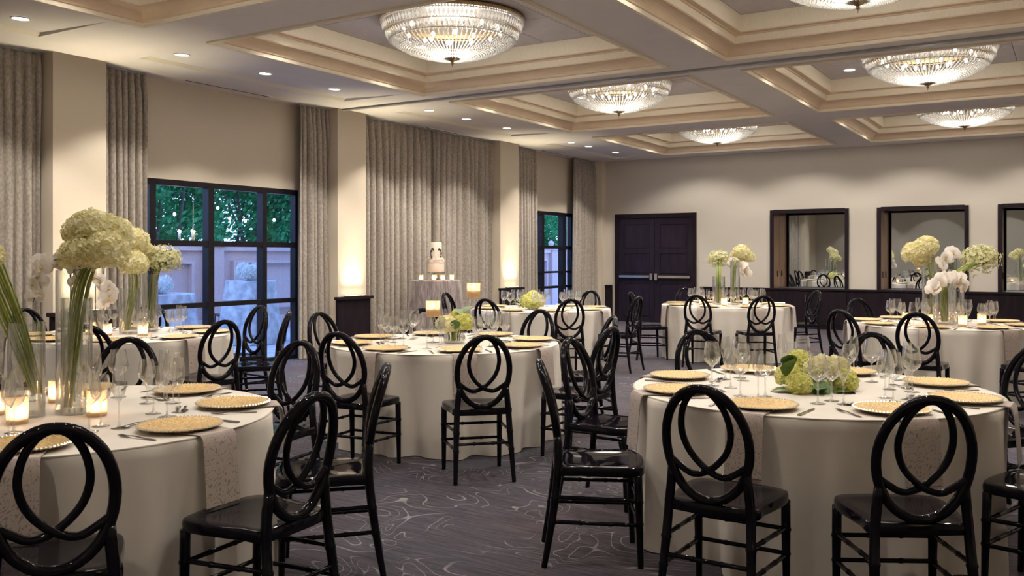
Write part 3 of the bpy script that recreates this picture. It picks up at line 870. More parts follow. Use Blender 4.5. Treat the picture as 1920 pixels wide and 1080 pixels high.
def chair(tk, slot, top, face=None):
    """top: where the top of the back stands over the floor; the chair faces its table unless face (deg) says otherwise"""
    c = Vector(TAB[tk]); p = Vector(top)
    dirv = (c - p)
    fa = atan2(dirv.y, dirv.x) if face is None else R(face)
    f = Vector((cos(fa), sin(fa)))
    dist = (c - p).length
    if dist < 1.405:
        p = c - dirv.normalized() * 1.405
    o2 = p + f * .285
    ch = root('oval_back_chair', (o2.x, o2.y, 0), 'glossy black oval-back chair on the %s side of the %s' % (side(tk, slot + OFF[tk]), TNAME[tk]), 'chair', fa - pi / 2, 'black oval-back chairs')
    put('seat', CP['seat'], ch); put('back_ring', CP['back_ring'], ch)
    put('back_loop', CP['loop_a'], ch); put('back_loop', CP['loop_b'], ch)
    for s in (-1, 1):
        put('rear_leg', CP['rear_%d' % s], ch); put('front_leg', CP['front_%d' % s], ch)
    for k in ('fu', 'fl', 'su-1', 'su1', 'sl-1', 'sl1', 'r'): put('stretcher', CP['st_' + k], ch)
    return ch
CHAIRS = [
    ('T1', -45, (-2.62, 1.61)), ('T1', 0, (-2.36, 2.41)), ('T1', 45, (-2.69, 3.24)), ('T1', 90, (-3.82, 3.85)), ('T1', 135, (-4.85, 3.45)),
    ('T1', 180, (-5.12, 2.25)), ('T1', -135, (-4.72, 1.30)), ('T1', -90, (-3.72, .88)),
    ('T2', -90, (-7.0, 3.56)), ('T2', -135, (-8.05, 3.98)), ('T2', 0, (-5.54, 4.77)), ('T2', 90, (-6.88, 6.36)), ('T2', 45, (-5.98, 5.86)), ('T2', 135, (-8.02, 5.95)), ('T2', -45, (-6.0, 3.92)), ('T2', 180, (-8.45, 4.9)),
    ('T3', -45, (-3.11, 4.71)), ('T3', -90, (-4.06, 4.40)), ('T3', 180, (-5.62, 5.90)), ('T3', 90, (-4.18, 7.20)), ('T3', 135, (-5.22, 6.85)), ('T3', 0, (-2.74, 5.75)), ('T3', 45, (-3.30, 6.75)),
    ('T4', -45, (-4.95, 9.28)), ('T4', 180, (-7.30, 10.11)), ('T4', -90, (-5.82, 8.80)), ('T4', 135, (-6.98, 11.3)), ('T4', 90, (-5.93, 11.7)), ('T4', 0, (-4.55, 10.28)),
    ('T5', -90, (-1.21, 3.30)), ('T5', -45, (-.43, 3.47)), ('T5', -135, (-2.17, 3.74), 30), ('T5', 180, (-2.52, 4.80)), ('T5', 135, (-2.15, 5.80)), ('T5', 90, (-1.12, 6.20)), ('T5', 45, (-.18, 5.80)), ('T5', 0, (.13, 4.36)),
    ('T6', -90, (-4.09, 11.01)), ('T6', -45, (-3.32, 11.30)), ('T6', -135, (-5.16, 11.55)), ('T6', 135, (-5.2, 13.5)), ('T6', 45, (-3.24, 13.35)),
    ('T7', -90, (-1.19, 8.60)), ('T7', -135, (-1.86, 8.70)), ('T7', 135, (-2.15, 11.1)), ('T7', -45, (-.13, 8.95)), ('T7', 45, (-.2, 11.2)),
]
for a in CHAIRS: chair(*a)

# ------------------------------------------------------------------ place settings
def plate_meshes():
    p = B().lathe([(.002, .004), (.085, .004), (.10, .007), (.13, .013), (.150, .018), (.157, .017), (.150, .010), (.10, .001), (.002, .0)], 40)
    r = B()
    for k in range(66):
        a = 2 * pi * k / 66
        r.octa((.158 * cos(a), .158 * sin(a), .0165), .0085, .0065)
    return p.mesh('charger_plate', 'gold', True, 40), r.mesh('charger_beads', 'gold_rim', False)
PL, PB = plate_meshes()
def strip(path, w, th):
    """flat bar following path [(s, z, halfwidth)] along +Y"""
    b = B(); rr = []
    for s, z, hw in path:
        rr.append([(-hw, s, z), (hw, s, z), (hw, s, z + th), (-hw, s, z + th)])
    return b.rings(rr, True, True, True)
def fork_mesh(L=.19):
    b = strip([(-L / 2, .001, .007), (-L / 2 + .05, .002, .0055), (.01, .006, .0035), (.035, .006, .0045), (.045, .004, .011)], 0, .0025)
    for k in range(4):
        x = -.009 + .006 * k
        b.add(strip([(.045, .004, .002), (.07, .003, .0018), (L / 2, .006, .001)], 0, .002), Matrix.Translation((x, 0, 0)))
    return b.mesh('fork', 'steel', False)
def knife_mesh(L=.22):
    b = strip([(-L / 2, .0, .008), (-L / 2 + .08, .0, .006), (.0, .0, .005)], 0, .006)
    b.add(strip([(.0, .001, .006), (.03, .001, .009), (.08, .001, .009), (L / 2, .001, .002)], 0, .002))
    return b.mesh('knife', 'steel', False)
def spoon_mesh(L=.17):
    b = strip([(-L / 2, .001, .0065), (-L / 2 + .05, .002, .005), (.03, .006, .003), (.04, .005, .004)], 0, .0025)
    rr = []
    for i in range(7):
        s = .036 + .05 * i / 6; hw = .0165 * sin(pi * (.06 + .88 * i / 6)) ** .7
        dz = .004 + .004 * (1 - sin(pi * i / 6))
        rr.append([(-hw, s, dz + .002), (-hw * .5, s, dz - .002), (hw * .5, s, dz - .002), (hw, s, dz + .002), (hw * .5, s, dz), (-hw * .5, s, dz)])
    b.rings(rr, True, True, True)
    return b.mesh('spoon', 'steel', True, 40)
FK, KN, SP, FK2 = fork_mesh(), knife_mesh(), spoon_mesh(), fork_mesh(.15)
GL = {
    'bordeaux glass': [(.0005, .0), (.036, .0), (.036, .002), (.012, .006), (.005, .012), (.0038, .03), (.0038, .095), (.006, .103), (.020, .112), (.038, .128), (.046, .150), (.045, .165), (.038, .205), (.0335, .232)],
    'white wine glass': [(.0005, .0), (.034, .0), (.034, .002), (.011, .006), (.005, .012), (.0036, .03), (.0036, .088), (.006, .095), (.018, .104), (.034, .120), (.040, .140), (.038, .160), (.032, .192), (.029, .205)],
    'champagne flute': [(.0005, .0), (.031, .0), (.031, .002), (.010, .006), (.005, .012), (.0036, .03), (.0036, .100), (.006, .108), (.016, .122), (.025, .145), (.027, .160), (.024, .205), (.0205, .238)],
}
GM = {k: B().lathe(v, 22).mesh(k.replace(' ', '_'), 'glass') for k, v in GL.items()}
GPOS = {'bordeaux glass': (.49, 21), 'white wine glass': (.40, 31), 'champagne flute': (.50, 34)}
nb = B(); rr = []
for (r, z) in ((-.30, .0015), (-.02, .003), (.014, .001), (.025, -.012), (.031, -.05), (.039, -.15), (.048, -.27)):
    rr.append([(r, -.082, z), (r + .001, -.03, z + .0008), (r, .02, z), (r + .001, .05, z + .001), (r, .082, z), (r - .003, .082, z - .004), (r - .003, -.082, z - .004)])
NAP = nb.rings(rr, True, True, True).mesh('napkin', 'napkin', True, 40)
def in_view(x, y, z, mx=1500):
    p = Vector((x, y, 0)); dd = p.dot(FW)
    if dd < .6: return False
    px = 960 + F_PX * p.dot(RT) / dd; py = HZ + F_PX * (EYE - z) / dd
    return -mx < px < 1920 + mx and py < 1080 + 2500
def setting(tk, k, cut=True):
    c = TAB[tk]; ang = OFF[tk] + 45 * k; a = R(ang)
    er, et = Vector((cos(a), sin(a))), Vector((-sin(a), cos(a)))
    cv = Vector(c)
    sd = side(tk, ang); tn = TNAME[tk]
    def P(r, t): q = cv + er * r + et * t; return (q.x, q.y, ZT + .0005)
    q = P(.72, 0)
    if not in_view(q[0], q[1], ZT): return
    zp = .006
    t = root('charger_plate', (q[0], q[1], ZT + zp), 'gold beaded charger plate at the %s place of the %s' % (sd, tn), 'plate', a, 'gold charger plates')
    put('plate', PL, t); tag(put('beaded_rim', PB, t), kind='stuff')
    q = cv + er * .905
    tag(put('napkin', NAP, None, (q.x, q.y, ZT + .0045), a + R(random.Random(k * 7 + ord(tk[1])).uniform(-3, 3))), 'damask napkin hanging from the %s place of the %s' % (sd, tn), 'napkin', 'damask napkins')
    if cut:
        tag(put('fork', FK, None, P(.72, -.205), a + pi / 2), 'dinner fork at the %s place of the %s' % (sd, tn), 'fork', 'dinner forks')
        tag(put('knife', KN, None, P(.72, .205), a + pi / 2), 'dinner knife at the %s place of the %s' % (sd, tn), 'knife', 'dinner knives')
        tag(put('dessert_spoon', SP, None, P(.515, -.02), a + pi), 'dessert spoon at the %s place of the %s' % (sd, tn), 'spoon', 'dessert spoons')
        tag(put('dessert_fork', FK2, None, P(.485, -.03), a), 'dessert fork at the %s place of the %s' % (sd, tn), 'fork', 'dessert forks')
    for gk, (r, da) in GPOS.items():
        b_ = a + R(da); q = (c[0] + r * cos(b_), c[1] + r * sin(b_), ZT + .0005)
        tag(put(gk.replace(' ', '_'), GM[gk], None, q, b_), 'clear %s at the %s place of the %s' % (gk, sd, tn), 'glass', gk + ' set on the tables')
for tk in TAB:
    for k in range(8):
        setting(tk, k, tk not in ('T4', 'T6'))

# ------------------------------------------------------------------ flowers
def floret(b, c, n, s, rng):
    n = n.normalized(); u = n.orthogonal().normalized(); w = n.cross(u)
    r0 = rng.uniform(0, pi)
    k = len(b.v)
    b.v.append(tuple(c))
    for q in range(4):
        a = r0 + q * pi / 2
        d = u * cos(a) + w * sin(a); e = u * cos(a + pi / 2) + w * sin(a + pi / 2)
        b.v.append(tuple(c + d * s * .65 - e * s * .52 + n * s * .22))
        b.v.append(tuple(c + d * s * 1.1 + n * s * rng.uniform(-.05, .25)))
        b.v.append(tuple(c + d * s * .65 + e * s * .52 + n * s * .22))
        b.f += [(k, k + 1 + q * 3, k + 2 + q * 3), (k, k + 2 + q * 3, k + 3 + q * 3)]
def hydrangea(seed, n=210, s=.15):
    rng = random.Random(seed); b = B()
    ax = [Vector((rng.gauss(0, 1), rng.gauss(0, 1), rng.gauss(0, 1))).normalized() for _ in range(5)]
    for i in range(n):
        z = 1 - 2 * (i + .5) / n
        if z < -.75: continue
        ph = i * 2.39996
        d = Vector((sqrt(1 - z * z) * cos(ph), sqrt(1 - z * z) * sin(ph), z))
        rad = .88 + .10 * sum(max(0, d.dot(a_)) ** 4 for a_ in ax) + rng.uniform(-.06, .05)
        nn = d + Vector((rng.gauss(0, .38), rng.gauss(0, .38), rng.gauss(0, .38)))
        floret(b, d * rad, nn, s * rng.uniform(.85, 1.15), rng)
    b.ball((0, 0, 0), .74, 12, 8)
    return b
HY = [hydrangea(s).mesh('hydrangea_head', 'hydrangea', False) for s in (11, 12, 13)]
HG = [hydrangea(s).mesh('hydrangea_head', 'hydrangea_green', False) for s in (21, 22)]
def filler_head(seed):
    rng = random.Random(seed); b = B(); tw = B()
    for i in range(430):
        d = Vector((rng.gauss(0, 1), rng.gauss(0, 1), rng.gauss(.35, .8))).normalized()
        r = rng.uniform(.55, 1.0)
        p = d * r
        floret(b, p, d, rng.uniform(.07, .12), rng)
        if i % 6 == 0:
            tw.tube([Vector((0, 0, -.75)) * .4 + d * .12, p], .011, 3, caps=False)
        if i % 5 == 0: b.octa(tuple(d * (r + .12)), .03, .045)
    return b.mesh('filler_blossoms', 'filler', False), tw.mesh('filler_twigs', 'leaf')
FIL = [filler_head(s) for s in (31, 32)]
def blossom_mesh():
    b = B()
    for a, L, W in ((90, 1.0, .36), (210, .95, .36), (330, .95, .36), (20, 1.05, .62), (160, 1.05, .62)):
        a = R(a); d = Vector((cos(a), 0, sin(a))); e = Vector((-sin(a), 0, cos(a))); y = Vector((0, -1, 0))
        pts = []
        for t, w, h in ((0, .10, 0), (.3, .8, .10), (.62, 1.0, .14), (.88, .65, .06), (1.0, .12, -.02)):
            pts.append([d * L * t - e * W * w + y * (h - .05), d * L * t + y * h, d * L * t + e * W * w + y * (h - .05)])
        b.rings(pts, False)
    return b.mesh('orchid_blossom', 'orchid')
OB = blossom_mesh()
OL = B().ball((0, -.18, -.08), .16, 8, 5).mesh('orchid_lip', 'orchid_lip')
def leaf_mesh():
    rr = []
    for t, w, z in ((0, .03, 0), (.15, .25, .05), (.4, .42, .10), (.65, .36, .08), (.85, .18, .0), (1, .01, -.08)):
        rr.append([(-w, t, z + .10 * w), (0, t, z), (w, t, z + .10 * w)])
    return B().rings(rr, False).mesh('leaf', 'leaf')
LF = leaf_mesh()

def atd(px, py, dd):
    """point at depth dd seen at a photo pixel: used once to read off real positions"""
    return FW * dd + RT * ((px - 960) / F_PX * dd) + Vector((0, 0, EYE - (py - HZ) / F_PX * dd))

def vase_at(tk, dx, dy, r, h, water, label):
    c = TAB[tk]
    v = root('cylinder_vase', (c[0] + dx, c[1] + dy, ZT + .0005), label, 'vase', group='clear cylinder vases')
    put('glass_wall', B().lathe([(.001, .006), (r * .96, .006), (r, .012), (r, h), (r - .003, h), (r - .004, .014), (.001, .014)], 36).mesh('vase_wall', 'vase', True, 40), v)
    put('glass_base', B().lathe([(.001, .0), (r, .0), (r, .012)], 36).mesh('vase_base', 'vase', True, 40), v)
    if water: put('water', B().lathe([(.001, .016), (r - .006, .016), (r - .006, water), (.001, water)], 30).mesh('vase_water', 'water', True, 40), v)
    return Vector((c[0] + dx, c[1] + dy, ZT))

def stems(base, neck, target, n, spread, mat='stem', r=.0042, seed=1):
    rng = random.Random(seed); b = B()
    for i in range(n):
        a = rng.uniform(0, 2 * pi); q = sqrt(rng.random())
        o = Vector((cos(a), sin(a), 0)) * q
        p0 = base + o * spread[0]; p1 = neck + o * spread[1]; p2 = target + o * spread[2]
        b.tube(catmull([p0, p1, p2], 4), r, 5, caps=False)
    return b.mesh('stems', mat)

def bunch(tk, base, neck, target, heads, label, n=14, spread=(.03, .03, .04), mats=HY, seed=1, leaves=0):
    o = root('flower_bunch', tuple(base), label, 'flowers', group='tall hydrangea bunches')
    z0 = Vector(base)
    put('stems', stems(base - z0, neck - z0, target - z0, n, spread, seed=seed), o)
    rng = random.Random(seed)
    for i, (p, r) in enumerate(heads):
        put('hydrangea_head', mats[i % len(mats)], o, tuple(p - z0), rng.uniform(0, 6), (r, r, r * .92))
    for k in range(leaves):
        put('leaf', LF, o, tuple(target - z0), scale=.10, rot=(rng.uniform(-.4, .5), rng.uniform(-.3, .3), rng.uniform(0, 6.28)))
    return o

def filler_bunch(base, neck, target, r, label, seed):
    o = root('filler_bunch', tuple(base), label, 'flowers', group='tall filler flower bunches')
    put('stems', stems(Vector(), neck - base, target - base, 18, (.03, .035, r * .3), seed=seed), o)
    tag(put('blossoms', FIL[seed % 2][0], o, tuple(target - base), seed, (r, r, r * .85)), kind='stuff')
    put('twigs', FIL[seed % 2][1], o, tuple(target - base), seed, (r, r, r * .85))

def orchid(base, path, blossoms, size, label, seed):
    o = root('orchid_spray', tuple(base), label, 'orchid', group='white orchid sprays')
    pts = catmull([Vector(p) - base for p in path], 6)
    put('stem', B().tube(pts, [.004 - .0022 * i / len(pts) for i in range(len(pts))], 5).mesh('orchid_stem', 'twig'), o)
    rng = random.Random(seed)
    to_cam = Vector((0, 0, EYE)) - base
    ya = atan2(to_cam.y, to_cam.x) + pi / 2
    n = len(pts)
    for i in range(blossoms):
        t = .42 + .56 * i / max(1, blossoms - 1)
        p = pts[min(n - 1, int(t * (n - 1)))] + Vector((rng.uniform(-.025, .025), rng.uniform(-.025, .025), rng.uniform(-.02, .015)))
        s = size * (1 - .25 * t) * rng.uniform(.9, 1.1)
        bl = put('blossom', OB, o, tuple(p), scale=s, rot=(rng.uniform(-.5, .3), rng.uniform(-.3, .3), ya + rng.uniform(-1.0, 1.0)))
        put('lip', OL, bl)

# votive candles -----------------------------------------------------------
VO = B().lathe([(.001, .0), (.034, .0), (.036, .004), (.0375, .10), (.0345, .10), (.0325, .010), (.001, .010)], 22).mesh('votive_cup', 'votive', True, 40)
VW = B().lathe([(.001, .011), (.030, .011), (.030, .022), (.001, .020)], 16).mesh('votive_wax', 'wax', True, 40)
FL = B().lathe([(.0005, 0), (.004, .006), (.0045, .012), (.002, .024), (.0003, .032)], 8).mesh('flame', 'flame')
cdl = bpy.data.lights.new('candle_light', 'POINT')
cdl.energy = P_CANDLE; cdl.color = (1.0, .74, .46); cdl.shadow_soft_size = .012
def votive(x, y, z, label, s=1.0):
    v = root('votive_candle', (x, y, z), label, 'candle', group='glowing votive candles')
    v.scale = (s, s, s)
    put('cup', VO, v); put('wax', VW, v); put('flame', FL, v, (0, 0, .023))
    put('candle_light', cdl, v, (0, 0, .048))

# T1: three vases, hydrangeas, orchid -----------------------------------------
b1 = vase_at('T1', -.08, -.09, .072, .40, .30, 'wide clear vase holding leaning stems on the front left table')
b2 = vase_at('T1', .035, .065, .063, .50, .22, 'medium clear vase of hydrangea stems on the front left table')
b3 = vase_at('T1', -.115, .125, .056, .62, .16, 'tallest clear vase with an orchid on the front left table')
D1 = 3.92
bunch('T1', b2 + Vector((-.02, -.02, .03)), b2 + Vector((.01, .02, .48)), atd(172, 505, D1 + .05),
      [(atd(150, 478, D1), .088), (atd(196, 472, D1 - .02), .098), (atd(172, 428, D1 + .08), .098), (atd(205, 436, D1 + .12), .092), (atd(146, 436, D1 + .16), .075)],
      'big cream hydrangea cluster rising from the front left table', 15, (.02, .05, .045), seed=2, leaves=4)
bunch('T1', b1 + Vector((.035, .03, .10)), b1 + Vector((-.035, -.03, .40)), atd(-22, 490, D1 - .1),
      [(atd(-32, 478, D1 - .1), .085), (atd(-60, 500, D1 - .1), .085), (atd(-50, 450, D1 - .05), .09)],
      'leaning bunch of hydrangea stems at the left edge', 24, (.025, .055, .075), seed=3)
orchid(b3 + Vector((0, 0, .03)), [b3 + Vector((0, 0, .03)), b3 + Vector((.01, .0, .60)), atd(114, 488, D1 + .05), atd(92, 494, D1), atd(75, 525, D1), atd(62, 568, D1)], 11, .048, 'white orchid spray arching over the front left table', 5)
orchid(b3 + Vector((.01, .02, .03)), [b3 + Vector((.01, .02, .03)), b3 + Vector((.02, .01, .60)), atd(128, 492, D1 + .1), atd(138, 505, D1 + .1), atd(150, 535, D1 + .1)], 5, .042, 'shorter white orchid spray beside the hydrangea cluster, front left table', 6)
votive(-3.66, 2.09, ZT + .001, 'lit votive candle in front of the wide vase, front left table', 1.12)
votive(-3.55, 2.37, ZT + .001, 'lit votive candle right of the vases, front left table', 1.12)
votive(-4.05, 2.50, ZT + .001, 'lit votive candle behind the vases, front left table', 1.0)
votive(-3.95, 2.16, ZT + .001, 'lit votive candle left of the wide vase, front left table', 1.0)

# T2 --------------------------------------------------------------------------
c2 = [-.12, .10]
b1 = vase_at('T2', -.02, .06, .085, .40, .28, 'wide clear vase of hydrangeas on the table by the window')
b2 = vase_at('T2', -.30, -.08, .075, .60, .18, 'tall clear vase with an orchid on the table by the window')
b3 = vase_at('T2', -.06, .30, .07, .52, .2, 'medium clear vase of filler flowers on the table by the window')
D2 = 7.95
bunch('T2', b1 + Vector((-.02, -.02, .03)), b1 + Vector((.03, .03, .40)), atd(250, 505, D2),
      [(atd(250, 494, D2), .135), (atd(248, 455, D2 + .1), .15), (atd(225, 432, D2 + .15), .12), (atd(268, 470, D2 + .2), .10)], 'yellow cream hydrangea bunch on the table by the window', 12, (.03, .05, .05), seed=4, leaves=3)
filler_bunch(b3 + Vector((0, 0, .03)), b3 + Vector((.03, .03, .52)), atd(306, 488, D2 + .3), .175, 'spray of pale filler blossoms against the terrace window', 1)
orchid(b2 + Vector((0, 0, .03)), [b2 + Vector((0, 0, .03)), b2 + Vector((0, 0, .60)), atd(170, 515, D2 - .1), atd(190, 528, D2 - .1), atd(205, 550, D2 - .1), atd(196, 572, D2 - .1)], 12, .085, 'white orchid spray on the table by the window', 7)
for i, (x, y, s, l) in enumerate([(-6.80, 4.97, 1.1, 'right of the vases'), (-7.28, 4.80, 1.1, 'left of the vases'), (-7.10, 4.84, 1.0, 'in front of the wide vase'), (-7.2, 5.3, 1, 'behind the vases')]):
    votive(x, y, ZT + .001, 'lit votive candle %s on the table by the window' % l, s)

# T6, T7 ------------------------------------------------------------------------
D6 = 13.0
b1 = vase_at('T6', -.09, -.06, .085, .40, .28, 'wide clear vase on the table facing the double doors')
b2 = vase_at('T6', .09, .10, .065, .62, .18, 'tall clear vase on the table facing the double doors')
filler_bunch(b1 + Vector((0, 0, .03)), b1 + Vector((0, 0, .42)), atd(1347, 487, D6), .17, 'spray of pale green filler blossoms facing the double doors', 2)
bunch('T6', b2 + Vector((-.02, -.02, .03)), b2 + Vector((0, 0, .58)), atd(1390, 490, D6), [(atd(1390, 473, D6), .125), (atd(1402, 482, D6 + .1), .10), (atd(1382, 480, D6 + .1), .10)], 'cream hydrangea bunch facing the double doors', 8, (.02, .03, .03), seed=6)
orchid(b2 + Vector((0, 0, .03)), [b2 + Vector((0, 0, .03)), b2 + Vector((0, 0, .62)), atd(1372, 492, D6 - .1), atd(1382, 494, D6 - .1), atd(1395, 503, D6 - .1), atd(1400, 512, D6 - .1)], 12, .095, 'white orchid spray facing the double doors', 8)
for x, y, l in ((-.32, -.1, 'left of the vases'), (.27, 0, 'right of the vases'), (.05, -.25, 'in front of the vases')):
    votive(TAB['T6'][0] + x, TAB['T6'][1] + y, ZT + .001, 'lit votive candle %s, table facing the double doors' % l, 1.1)
D7 = 9.3
b1 = vase_at('T7', .04, -.12, .11, .40, .36, 'wide clear vase of filler stems on the back right table')
b2 = vase_at('T7', -.11, .02, .075, .60, .2, 'tall clear vase of hydrangeas on the back right table')
b3 = vase_at('T7', .12, .14, .075, .55, .2, 'clear vase with orchids behind the others, back right table')
bunch('T7', b2 + Vector((.03, .03, .03)), b2 + Vector((.02, 0, .60)), atd(1742, 483, D7), [(atd(1715, 474, D7), .13), (atd(1738, 462, D7), .125), (atd(1728, 486, D7 + .05), .10)], 'cream hydrangea heads leaning left from the back right table', 10, (.03, .04, .03), seed=7)
filler_bunch(b1 + Vector((0, 0, .03)), b1 + Vector((.02, .01, .42)), atd(1838, 487, D7), .20, 'large green filler spray leaning right from the back right table', 3)
orchid(b3 + Vector((0, 0, .03)), [b3 + Vector((0, 0, .03)), b3 + Vector((0, 0, .55)), atd(1792, 474, D7), atd(1778, 478, D7), atd(1768, 490, D7), atd(1762, 505, D7)], 11, .085, 'white orchid spray above the back right table', 9)
orchid(b3 + Vector((.01, 0, .03)), [b3 + Vector((.01, 0, .03)), b3 + Vector((0, -.02, .45)), atd(1785, 520, D7 - .3), atd(1770, 524, D7 - .35), atd(1752, 536, D7 - .35), atd(1748, 545, D7 - .35)], 12, .085, 'lower white orchid spray drooping over the back right vases', 10)
orchid(b3 + Vector((.02, 0, .03)), [b3 + Vector((.02, 0, .03)), b3 + Vector((0, -.02, .45)), atd(1790, 522, D7 - .3), atd(1800, 524, D7 - .3), atd(1806, 534, D7 - .3), atd(1810, 544, D7 - .3)], 7, .075, 'small white orchid spray at the right of the back right vases', 11)
for x, y, l in ((-.30, -.2, 'left of the vases'), (.22, -.28, 'right of the wide vase'), (-.08, -.32, 'in front of the vases'), (.36, .05, 'at the far right of the vases')):
    votive(TAB['T7'][0] + x, TAB['T7'][1] + y, ZT + .001, 'lit votive candle %s, back right table' % l, 1.1)

# low centrepieces ----------------------------------------------------------------
def low_flowers(tk, label, heads, leaves, bowl=(0, 0), mats=HG, rb=.085):
    c = TAB[tk]
    base = Vector((c[0] + bowl[0], c[1] + bowl[1], ZT + .0005))
    v = root('glass_bowl', tuple(base), 'low glass bowl under the hydrangeas of the %s' % TNAME[tk], 'bowl', group='low glass bowls')
    put('bowl', B().lathe([(.001, .004), (rb * .7, .0), (rb, .02), (rb * 1.02, .05), (rb * .9, .075), (rb * .87, .075), (rb * .97, .05), (rb * .95, .022), (.001, .010)], 28).mesh('bowl', 'vase', True, 40), v)
    o = root('low_hydrangeas', tuple(base), label, 'flowers', group='low hydrangea centrepieces')
    rng = random.Random(ord(tk[1]))
    for i, (p, r) in enumerate(heads):
        put('hydrangea_head', mats[i % len(mats)], o, tuple(p - base), rng.uniform(0, 6), (r, r, r * .9))
    for (p, s, rot) in leaves:
        put('leaf', LF, o, tuple(p - base), scale=s, rot=rot)
    put('stems', stems(Vector((0, 0, .02)), Vector((0, 0, .06)), Vector((0, 0, .10)), 14, (.05, .05, .07), seed=3), o)
D5 = 4.66
low_flowers('T5', 'low lime hydrangea centrepiece on the front right table',
            [(atd(1478, 704, D5), .073), (atd(1500, 722, D5 - .14), .068), (atd(1540, 692, D5 - .02), .085), (atd(1580, 716, D5 - .02), .078), (atd(1498, 678, D5 + .1), .066), (atd(1565, 690, D5 + .12), .075)],
            [(atd(1482, 690, D5 - .12), .10, (.9, .2, YAW + 2.9)), (atd(1474, 706, D5 - .12), .11, (1.1, 0, YAW + 3.6)), (atd(1490, 735, D5 - .1), .12, (.05, 0, YAW + 1.4)), (atd(1535, 712, D5 - .09), .13, (-.8, 0, YAW + 3.0)), (atd(1560, 738, D5 - .12), .13, (.02, 0, YAW - 1.5)), (atd(1540, 735, D5 - .14), .09, (.3, 0, YAW + 2.6))], (.03, -.05), HG + [HY[0]])
D3 = 7.15
low_flowers('T3', 'low cream and lime hydrangea centrepiece on the centre table',
            [(atd(838, 609, D3 - .05), .085), (atd(868, 606, D3), .088), (atd(856, 596, D3 + .12), .07), (atd(848, 612, D3 + .15), .07)],
            [(atd(862, 588, D3), .12, (.3, 0, YAW)), (atd(870, 586, D3), .11, (.5, 0, YAW - .8)), (atd(826, 622, D3), .11, (.1, 0, YAW + 1.5)), (atd(854, 618, D3 - .1), .1, (1.0, 0, YAW + 3.1))],
            tuple((atd(852, 636, D3) - Vector((TAB['T3'][0], TAB['T3'][1], 0))).to_2d()), [HY[0], HG[0], HG[1], HY[1]])
D4 = 11.75
low_flowers('T4', 'low yellow hydrangea centrepiece on the table behind the centre table',
            [(atd(990, 566, D4), .11), (atd(1008, 564, D4), .11), (atd(1000, 558, D4 + .1), .10), (atd(1000, 570, D4 - .08), .09)],
            [(atd(978, 572, D4), .16, (.1, 0, YAW + 1.5)), (atd(1018, 560, D4), .16, (.4, 0, YAW - 1.3)), (atd(1000, 574, D4 - .1), .12, (.3, 0, YAW + 3.1))],
            tuple((atd(1000, 575, D4) - Vector((TAB['T4'][0], TAB['T4'][1], 0))).to_2d()), [HG[0], HY[2], HG[1]])

# stemmed floating-candle glasses of the centre table -------------------------------
def stem_candle(p, h, label):
    v = root('stemmed_candle_glass', (p.x, p.y, ZT + .0005), label, 'candle holder', group='stemmed floating candle glasses')
    r = .056; z0 = h - .125
    put('glass_stem', B().lathe([(.001, 0), (.05, 0), (.05, .003), (.012, .010), (.006, .02), (.005, z0 - .02), (.012, z0 - .006), (.001, z0)], 24).mesh('glass_stem', 'glass'), v)
    put('glass_cylinder', B().lathe([(.001, z0), (r, z0), (r, h), (r - .002, h), (r - .003, z0 + .006), (.001, z0 + .006)], 28).mesh('glass_cylinder', 'votive', True, 40), v)
    put('water', B().lathe([(.001, z0 + .008), (r - .005, z0 + .008), (r - .005, z0 + .05), (.001, z0 + .05)], 24).mesh('candle_water', 'water', True, 40), v)
    put('floating_candle', B().lathe([(.001, z0 + .036), (.030, z0 + .040), (.042, z0 + .060), (.038, z0 + .070), (.001, z0 + .066)], 20).mesh('floating_candle', 'wax', True, 40), v)
    put('flame', FL, v, (0, 0, z0 + .068), scale=1.5)
    put('candle_light', cdl, v, (0, 0, z0 + .09))
q = atd(812, 641, 7.2); stem_candle(q, .33, 'shorter stemmed glass with a floating candle on the centre table')
q = atd(888, 634, 7.6); stem_candle(q, .46, 'taller stemmed glass with a floating candle on the centre table')

# ------------------------------------------------------------------ cake table
CKX, CKY, CKZ = -8.3, 11.19, 1.05
def small_cloth(rt, rb, h, seed, mat, n=11):
    rng = random.Random(seed); seg = 110; rr = []
    p1, p2 = rng.uniform(0, 6), rng.uniform(0, 6)
    for r in (.01, rt * .6, rt * .96): rr.append([(r * cos(2 * pi * j / seg), r * sin(2 * pi * j / seg), h) for j in range(seg)])
    for t in (.004, .02, .08, .2, .35, .5, .65, .8, .92, 1):
        ring = []
        for j in range(seg):
            a = 2 * pi * j / seg
            w = .6 * cos(n * a + p1 + .4 * sin(2 * a)) + .4 * cos((n + 4) * a + p2)
            rad = rt + (rb - rt) * t + .05 * w * min(1, t * 1.6)
            ring.append((rad * cos(a), rad * sin(a), h * (1 - t) + .006))
        rr.append(ring)
    return B().rings(rr, True, True).mesh('cloth', mat)
t = root('cake_table', (CKX, CKY, 0), 'tall round cake table in mauve satin before the drawn curtain', 'table')
put('tablecloth', small_cloth(.37, .50, CKZ, 5, 'sheer'), t)
put('tabletop', B().lathe([(.01, 0), (.36, 0), (.36, -.02), (.01, -.02)], 40).mesh('cake_tabletop', 'bark', False), t, (0, 0, CKZ - .006))
ck = root('wedding_cake', (CKX, CKY, CKZ + .0005), 'two tier blush wedding cake with dark sugar vines', 'cake')
put('cake_stand', B().lathe([(.001, 0), (.10, 0), (.10, .01), (.04, .03), (.04, .09), (.14, .105), (.14, .118), (.001, .118)], 30).mesh('cake_stand', 'chrome', True, 40), ck)
put('lower_tier', B().lathe([(.001, .118), (.126, .118), (.128, .125), (.128, .29), (.122, .298), (.001, .298)], 36).mesh('lower_tier', 'cake', True, 40), ck)
